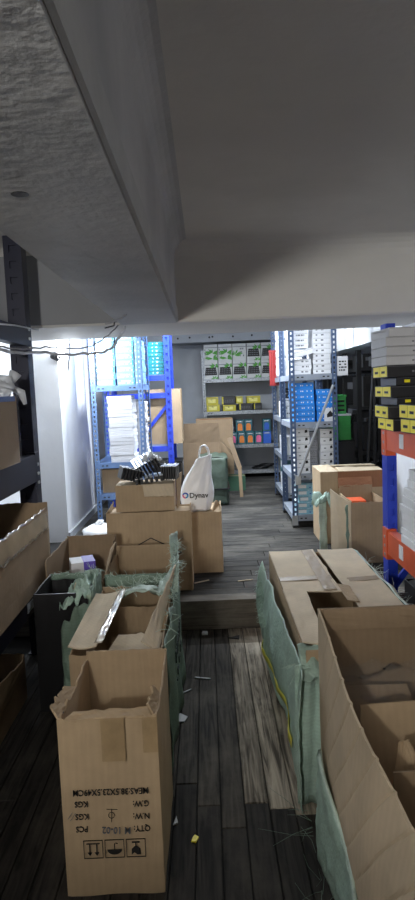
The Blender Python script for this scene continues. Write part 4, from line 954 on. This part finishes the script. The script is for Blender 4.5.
# ================================================================== LEFT RACK GOODS
t = open_carton('cardboard_carton', 'tape-edged open carton on the lower beam of the navy rack', (-0.942, 2.22, 0.4265), 0.30, 0.79, 0.33, CBD,
    heights=[lambda u: 0.33, lambda u: 0.32+0.02*u, lambda u: 0.36, lambda u: 0.33], torn=(0.004, 0.010, 0.004, 0.004))
MB().sheet(lambda u, v: (0.1585+0.002*nz(u*12, v*5, 1)-0.012*v*v, 0.01+0.75*u, 0.24+0.10*v+0.012*nz(u*14, 1, v)), 40, 6, 0.001).build('packing_tape', TAPEC, t, True)
MB().sheet(lambda u, v: (0.12+0.035*u, 0.70+0.06*u, 0.06+0.26*v+0.01*nz(u*4, v*7, 3)), 5, 16, 0.001).build('packing_tape', TAPEC, t, True)
t = open_carton('cardboard_carton', 'nearest brown carton on the lower beam of the navy rack', (-0.945, 1.35, 0.4265), 0.30, 0.70, 0.34, CBD, torn=(0.004,)*4)
flap(t, (0.145, 0.1, 0.335), (0.145, 0.6, 0.335), (0.05, 0.6, 0.38), (0.04, 0.1, 0.38), CBD, torn=0.01, seed=91)
t = thing('wrapped_carton', 'film wrapped brown carton on the upper beam of the navy rack', 'carton', (-0.90, 2.30, 1.0195))
MB().box(-0.15, 0.085, 0.0, 0.40, 0, 0.285).build('carton_body', CBG, t)
MB().box(0.0, 0.0865, 0.02, 0.38, 0.265, 0.2865).build('blue_stripe', mat('blue_stripe', (90, 120, 190), 0.5), t)
MB().sheet(lambda u, v: (0.088+0.008*abs(nz(u*7, v*9, 2))+0.012*(1-v)*abs(nz(u*15, v*4, 1)), -0.01+0.42*u, 0.002+0.31*v), 26, 16, 0.0012).build('film_wrap', FILM, t, True)
MB().tube([(0.06+0.03*math.sin(i*1.3), 0.28+0.028*i*0.4, 0.30+0.02*math.cos(i*1.7)+0.006*i) for i in range(12)], [0.012+0.008*(i % 3) for i in range(12)], 6).build('film_knot', FILMW, t, True)
MB().tube([(0.08, 0.38, 0.32), (0.11, 0.40, 0.30), (0.12, 0.41, 0.25)], [0.014, 0.018, 0.008], 6).build('film_knot', FILMW, t, True)
t = thing('white_carton', 'white carton behind the wrapped one on the navy rack', 'carton', (-1.12, 2.5, 1.0195))
MB().box(-0.10, 0.06, 0, 0.35, 0, 0.46).build('carton_body', WHITE, t); MB().box(0.058, 0.0612, 0.05, 0.3, 0.1, 0.2).build('label_sheet', GREYB, t)
t = open_carton('cardboard_carton', 'dark torn carton on the floor under the navy rack', (-0.985, 1.75, 0.001), 0.32, 0.85, 0.16, CBD,
    heights=[lambda u: 0.15, lambda u: 0.16+0.03*u, lambda u: 0.2, lambda u: 0.16], torn=(0.01, 0.02, 0.01, 0.01))
flap(t, (0.165, 0.10, 0.10), (0.165, 0.62, 0.10), (0.195, 0.72, 0.22), (0.17, 0.30, 0.26), CBD, torn=0.03, seed=95)

# ================================================================== RIGHT RACK GOODS
def fan_label(q, wx, h): q.box(-wx*0.5+0.001, -wx*0.5+0.05, -0.0012, 0.0002, h*0.12, h*0.88)
RY = 2.75
def goods(name, label, loc, wx, dy, h, m, group, rz, end, strip, ink=INK):
    """long box lying across the beam: its end faces the aisle, its side faces the camera"""
    t = thing(name, label, 'box', loc, rz, group)
    b = MB(); b.box(0, wx, 0, dy, 0, h); bmesh.ops.bevel(b.bm, geom=list(b.bm.edges), offset=0.0015, segments=1, affect='EDGES'); b.build('carton_body', m, t)
    if end:
        MB().box(-0.0015, 0.0003, dy*0.04, dy*0.49, h*0.06, h*0.94).build('end_label', end, t)
        MB().box(-0.0015, 0.0003, dy*0.52, dy*0.96, h*0.06, h*0.94).build('end_label', end, t)
        for yy in (0.16, 0.62): MB().box(-0.0022, -0.0012, dy*yy, dy*(yy+0.22), h*0.35, h*0.55).build('end_print', INK, t)
    if strip:
        MB().box(wx*0.27, wx*0.85, -0.0012, 0.0002, h*0.10, h*0.9).build('side_label', strip, t)
        q = MB(); print_lines(q, wx*0.36, wx*0.75, h*0.3, h*0.7, 1, -0.0011, int(h*1e4), 0.9); q.build('side_print', INK, t)
        MB().box(wx*0.10, wx*0.17, -0.0012, 0.0002, h*0.35, h*0.7).build('small_label', YEL, t)
    q = MB(); print_lines(q, wx*0.30, wx*0.55, h*0.30, h*0.62, 1, 0, 3, 0.85); q.build('side_print', ink, t)
    q = MB(); q.box(0.002, wx-0.002, -0.0008, 0.0003, h*0.90, h*0.93); q.build('lid_seam', ink, t)
    return t
MUST = mat('mustard_label', (176, 160, 34), 0.5, var=0.08)
GB = 'black boxes with yellow ends on the orange rack'
z = 1.0845
rows = [(0.055, 0.822, 2.735, True, MUST, 0.02), (0.056, 0.803, 2.750, True, None, -0.02), (0.036, 0.845, 2.76, False, MUST, 0.02), (0.050, 0.812, 2.735, True, None, 0.03), (0.036, 0.842, 2.76, False, MUST, 0.015), (0.052, 0.800, 2.745, True, None, 0.0)]
for i, (h, xx, yy, e, s_, rz) in enumerate(rows):
    goods('black_box', 'flat black box %s, %s in the orange rack stack' % ('with yellow ends' if e else 'without yellow ends', ordi(i, len(rows))), (xx, yy, z), 0.36, 0.235, h, BLACK, GB, rz, YEL if e else None, s_, GREYINK)
    z += h+0.001
ztop_black = z
for i in range(2):
    goods('black_box', 'short black box with yellow end labels, %s of two in front of the black stack' % ('lower', 'upper')[i], (0.86-0.015*i, 2.50, 1.0845+0.062*i), 0.34, 0.2, 0.060, BLACK, GB, 0.10-0.05*i, YEL, MUST, GREYINK)
GG = 'grey boxes on top of the black ones'
for i in range(4):
    h = 0.040
    goods('grey_box', 'grey flat box with faint print, %s of four above the black boxes' % ('lowest', 'second from the bottom', 'third from the bottom', 'topmost')[i], (0.794+0.003*(i % 2) + (0.012 if i == 3 else 0), 2.745, z), 0.38, 0.25, h, GREYB, GG, -0.01+0.012*(i % 2)+(0.05 if i == 3 else 0), None, None, GREYINK)
    z += h+0.001
MB().sheet(lambda u, v: (-0.012*(1-u)*v*2-0.002, 0.05+0.18*u, 0.03-0.005*v+0.012*v*u), 8, 4, 0.001).build('peeled_flap', GREYB, bpy.data.objects['grey_box.003'])
# white stack on the lower beam
z = 0.5645
for i in range(9):
    h = (0.036, 0.030, 0.042, 0.036, 0.030, 0.040, 0.034, 0.036, 0.045)[i]
    goods('white_box', 'white flat box on the lower orange beam, %s in its stack' % ordi(i, 9), (0.888+(0.035 if i > 6 else 0)+random.uniform(-0.008, 0.008), 2.60+random.uniform(-0.01, 0.01), z), 0.30, 0.24, h, WHITE, 'white boxes on the lower orange beam', random.uniform(-0.03, 0.05), None, None, GREYINK)
    z += h+0.001
t = thing('brown_carton', 'small brown carton at the front of the lower orange beam', 'carton', (0.915, 2.36, 0.5645))
MB().box(0, 0.3, 0, 0.2, 0, 0.27).build('carton_body', CBG, t); MB().box(-0.001, 0.301, 0.085, 0.115, 0.1, 0.2712).build('tape', TAPE, t)
t = open_carton('black_carton', 'black open box on the floor under the orange rack', (1.09, 2.20, 0), 0.34, 0.72, 0.36, BLACK)
flap(t, (-0.165, 0.05, 0.355), (-0.165, 0.68, 0.355), (-0.10, 0.68, 0.375), (-0.10, 0.05, 0.375), BLACK, seed=77)

# ================================================================== DISTANT LEFT FLOOR GOODS
t = open_carton('cardboard_carton', 'brown carton with open flaps before the back rack', (-0.06, 6.60, ZS+0.001), 0.40, 0.40, 0.58, CBX)
flap(t, (-0.2, 0.005, 0.578), (0.2, 0.005, 0.578), (0.185, -0.03, 0.785), (-0.18, -0.03, 0.79), CBX, seed=101)
flap(t, (0.205, 0.0, 0.578), (0.205, 0.40, 0.578), (0.36, 0.38, 0.40), (0.33, 0.02, 0.42), CBD, seed=102)
t = thing('flat_carton_panel', 'brown carton leaning up behind the open flaps near back rack', 'carton', (0.10, 7.15, ZS+0.001))
MB().box(-0.22, 0.20, 0, 0.3, 0, 0.80).build('carton_body', CBD, t); MB().box(-0.221, 0.201, 0.13, 0.17, 0.6, 0.8012).build('tape', TAPE, t)
MB().box(-0.218, 0.198, -0.001, 0.001, 0.795, 0.8005).build('lid_seam', CBR, t)
t = thing('tarpaulin_bale', 'dark olive tarpaulin bale behind the white shopping bag', 'bale', (0.05, 6.02, ZS+0.001))
def tb(u, v):
    a = u*2*PI; ca, sa = math.cos(a), math.sin(a); r_ = 1+0.06*nz(ca*2, sa*2, v*4)
    return (0.15*r_*math.copysign(abs(ca)**0.4, ca)*(1-0.06*v), 0.24+0.23*r_*math.copysign(abs(sa)**0.4, sa), 0.003+0.47*v)
b = MB(); b.sheet(tb, 40, 14, 0.004); b.build('bale_side', OLIVEC, t, True)
MB().sheet(lambda u, v: (-0.145+0.29*u, 0.03+0.42*v, 0.465+0.02*math.sin(PI*u)+0.015*nz(u*5, v*5, 1)), 16, 14, 0.004).build('bale_top', OLIVEC, t, True)
MB().box(-0.158, 0.158, 0.0, 0.475, 0.16, 0.172).build('tie_strap', BLACK, t)
t = thing('cardboard_offcut', 'narrow brown cardboard strip leaning beside the tarpaulin bale', 'cardboard', (0.255, 6.5, ZS+0.001))
MB().bar((0.075, 0.0, 0.30), (-0.02, 0.1, 0.62), 0.05, 0.012, (0, 1, 0)).build('strip', CBX, t); MB().bar((0.085, -0.004, 0.0), (0.075, 0.0, 0.32), 0.035, 0.012, (0, 1, 0)).build('strip', CBD, t)
t = thing('green_box', 'small dark green box on the floor right of the tarpaulin bale', 'box', (0.29, 6.9, ZS+0.001))
MB().box(-0.08, 0.12, 0, 0.2, 0, 0.16).build('carton_body', mat('dark_green_card', (58, 92, 72), 0.6), t); MB().box(-0.081, 0.121, 0.08, 0.11, 0.04, 0.1612).build('tape', TAPE, t)
t = thing('white_bag', 'white plastic bag lying on the floor beside the left rack', 'bag', (-0.86, 4.75, ZS+0.001))
MB().sheet(lambda u, v: ((0.13*math.sin(PI*(0.06+0.88*v)))*math.cos(2*PI*u)*(1+0.2*nz(math.cos(2*PI*u)*2, math.sin(2*PI*u)*2, v*4)), 0.14*math.sin(PI*(0.06+0.88*v))*math.sin(2*PI*u), 0.07-0.065*math.cos(PI*v)+0.01*nz(u*6, v*5, 3)+0.0), 24, 12, 0.002).build('bag_body', BAGM, t, True)
MB().tube([(-0.02, 0, 0.13), (0.0, 0.0, 0.16), (0.03, 0.01, 0.15)], [0.02, 0.012, 0.018], 8).build('bag_knot', BAGM, t, True)

# ================================================================== DARK BAY ON THE RIGHT
for j, (x0, x1, y0, y1, zt, lb) in enumerate(((1.36, 1.85, 5.6, 6.2, 1.60, 'nearer black steel rack in the dark bay on the right'), (1.30, 1.95, 6.9, 7.5, 1.60, 'farther black steel rack in the dark bay on the right'))):
    t = thing('black_rack', lb, 'rack', ((x0+x1)/2, y0, ZS))
    w2 = (x1-x0)/2
    for px in (-w2, w2-0.04):
        for py in (0, y1-y0-0.04): MB().box(px, px+0.04, py, py+0.04, 0, zt-ZS).build('post', BLACKM, t)
    for z in (0.1, 0.5, 0.9, 1.25): MB().box(-w2+0.041, w2-0.041, 0.0, y1-y0, z, z+0.03).build('shelf', BLACKM, t)
    MB().bar((-w2+0.05, -0.012, 0.1), (w2-0.1, -0.012, 1.2), 0.03, 0.012, (0, 1, 0)).build('brace', BLACKM, t)
    for k_, z in enumerate((0.131, 0.531, 0.931, 1.281)):
        for i in range(3):
            h = (0.30, 0.24, 0.27)[(i+k_) % 3] if z < 1.2 else 0.12
            q = thing('dark_carton', 'dark carton, %s on the %s shelf of the %s black rack' % (('left', 'middle', 'right')[i], ('lowest', 'second', 'third', 'top')[k_], ('nearer', 'farther')[j]), 'carton', ((x0+x1)/2-w2+0.06+(2*w2-0.12)*(i+0.5)/3, y0+0.04, ZS+z), 0, 'dark cartons in the right bay')
            ww = (2*w2-0.12)/3*0.46
            MB().box(-ww, ww, 0, 0.4, 0, h).build('carton_body', BLACK, q)
            MB().box(-ww*0.6, ww*0.4, -0.001, 0.001, h*0.5, h*0.75).build('label_sheet', GREYINK if (i+k_) % 3 == 0 else BLACKM, q)
for i, (lb, loc, sz) in enumerate((('green plastic crate in the gap right of the slate rack', (1.20, 5.62, 0.80), (0.10, 0.22)), ('green box stacked on the crate right of the slate rack', (1.19, 5.64, 1.03), (0.075, 0.16)))):
    t = thing('green_crate' if i == 0 else 'green_box', lb, 'crate' if i == 0 else 'box', loc)
    MB().box(-sz[0], sz[0], 0, 0.2, 0, sz[1]).build('crate_body', GREENB, t)
    MB().box(-sz[0]-0.006, sz[0]+0.006, -0.006, 0.206, sz[1], sz[1]+0.016).build('rim', GREENB if i else GREYB, t)
    for k_ in range(3): MB().box(-sz[0]*0.8, sz[0]*0.8, -0.003, 0.0, sz[1]*(0.2+0.25*k_), sz[1]*(0.3+0.25*k_)).build('ridge', BLACKM if i else GREENB, t)
t = thing('black_cabinet', 'low black cabinet carrying the green crate beside the slate rack', 'cabinet', (1.20, 5.60, ZS+0.001))
MB().box(-0.13, 0.13, 0, 0.26, 0, 0.632).build('cabinet_body', BLACKM, t); MB().box(-0.12, 0.12, -0.012, 0.0, 0.02, 0.62).build('door', BLACK, t)
t = thing('folded_easel', 'dark folded tripod frame standing in the right bay', 'tripod', (1.45, 5.25, ZS+0.001))
for (a, c_) in (((-0.13, 0, 0.0), (-0.02, 0.05, 1.30)), ((0.11, 0, 0.0), (0.01, 0.05, 1.30)), ((0.0, 0.16, 0.0), (0.0, 0.08, 1.30))): MB().tube([a, c_], 0.014, 8).build('leg', BLACKM, t)
MB().box(-0.05, 0.05, 0.02, 0.10, 1.28, 1.36).build('tripod_head', BLACKM, t)
t = thing('poster_card', 'pale printed card hanging beside the slate rack in the dark bay', 'card', (1.092, 4.956, 1.372))
MB().box(-0.045, 0.04, 0.0, 0.012, 0.0, 0.15).build('card', GREYB, t); q = MB(); print_lines(q, -0.03, 0.03, 0.03, 0.12, 4, 0, 3); q.build('mark_print', INK, t)
MB().tube([(-0.035, 0.006, 0.15), (-0.035, 0.006, 0.20), (-0.05, 0.012, 0.21)], 0.002, 5).build('hanging_cord', CABLEM, t)

# ================================================================== CABLES, STRAPS, LITTER
t = thing('hanging_cable', 'grey drooping cable from navy rack to the beam corner', 'cable', (0, 0, 0))
def wob(pts, n, amp, sd):
    out = []; P = [Vector(p) for p in pts]
    for i in range(len(P)-1):
        for k_ in range(n):
            u = k_/n; p = P[i].lerp(P[i+1], u); p.z -= 0.012*math.sin(PI*u); p += Vector((nz(i, u*5, sd), 0, nz(i+9, u*5, sd)))*amp; out.append(p)
    out.append(P[-1]); return out
MB().tube(wob([(-0.842, 2.55, 1.500), (-0.80, 3.2, 1.525), (-0.66, 3.5, 1.530), (-0.533, 3.62, 1.555), (-0.43, 3.50, 1.665)], 8, 0.010, 1), 0.0075, 6).build('strap', STRAPW, t, True)
MB().tube(wob([(-0.842, 2.55, 1.508), (-0.80, 3.2, 1.552), (-0.62, 3.5, 1.565), (-0.46, 3.46, 1.672)], 8, 0.014, 3), 0.004, 6).build('wire', CABLEM, t, True)
MB().tube(wob([(-1.105, 4.78, 1.60), (-1.02, 4.5, 1.54), (-0.93, 4.3, 1.47), (-0.91, 4.3, 1.62), (-0.90, 4.26, 1.68)], 6, 0.014, 6), 0.004, 6).build('wire', CABLEM, t, True)
t = thing('cable_end', 'short black cable end sticking out of the beam soffit', 'cable', (-0.46, 3.2, ZB))
MB().tube([(-0.03, 0.0, -0.02), (0.0, 0.02, -0.012), (0.02, -0.02, -0.008), (0.06, -0.06, -0.004), (0.10, -0.2, -0.002)], 0.005, 6).build('cable', CABLEM, t, True)
MB().tube([(0.02, -0.02, -0.006), (0.0, 0.1, -0.02), (-0.05, 0.1, -0.03)], 0.004, 6).build('cable_tail', BLACK, t, True)
t = thing('plastic_strip', 'thin pale plastic strip over the top beam of navy rack', 'strip', (-0.845, 2.55, 1.6))
MB().tube([(0.0, 0, 0.0), (0.03, 0.2, 0.012), (0.075, 0.42, 0.010)], 0.004, 5).build('strip', STRAPW, t, True)
def scrap(label, x_, y_, z_, pts, m, h=0.004):
    t = thing('paper_scrap', label, 'scrap', (x_, y_, z_+0.0008))
    MB().prism([(p[0], p[1], 0) for p in pts], (0, 0, h)).build('scrap', m, t)
scrap('pale grey cardboard scrap on the dark planks beside the front carton', -0.153, 2.38, 0, [(-0.03, -0.03), (0.02, -0.035), (0.032, 0.0), (0.0, 0.03), (-0.028, 0.025)], GREYB)
scrap('tiny yellow scrap on the dark planks', -0.082, 1.70, 0, [(-0.01, -0.012), (0.004, -0.015), (0.012, 0.004), (0.0, 0.014), (-0.006, 0.004)], YEL)
scrap('small white scrap at the foot of the step', -0.053, 3.23, 0, [(-0.016, -0.014), (0.016, -0.012), (0.014, 0.012), (-0.012, 0.014)], WHITE, 0.012)
scrap('black scrap at the foot of the step', 0.10, 3.17, 0, [(-0.03, -0.01), (0.025, -0.03), (0.03, 0.02)], BLACK)
scrap('thin pale sliver in the middle of the aisle', -0.06, 2.72, 0, [(-0.04, 0.0), (0.03, -0.018), (0.032, -0.012), (-0.038, 0.007)], GREYB)
scrap('pale sliver lying in front of the brown carton on the raised floor', -0.06, 3.62, ZS, [(-0.045, -0.03), (0.04, 0.024), (0.036, 0.032), (-0.05, -0.02)], CBL)
scrap('pale sliver on the raised floor beside the green bale', 0.19, 3.60, ZS, [(-0.04, 0.0), (0.05, 0.02), (0.048, 0.026), (-0.042, 0.007)], CBL)
scrap('light scrap close to the right edge of the printed carton', -0.14, 1.78, 0, [(-0.008, -0.02), (0.006, -0.012), (0.0, 0.018)], GREYB)
scrap('crossed thin slivers near the green sack', -0.14, 2.58, 0, [(-0.03, -0.02), (0.03, 0.03), (0.026, 0.034), (-0.034, -0.015)], GREYB)
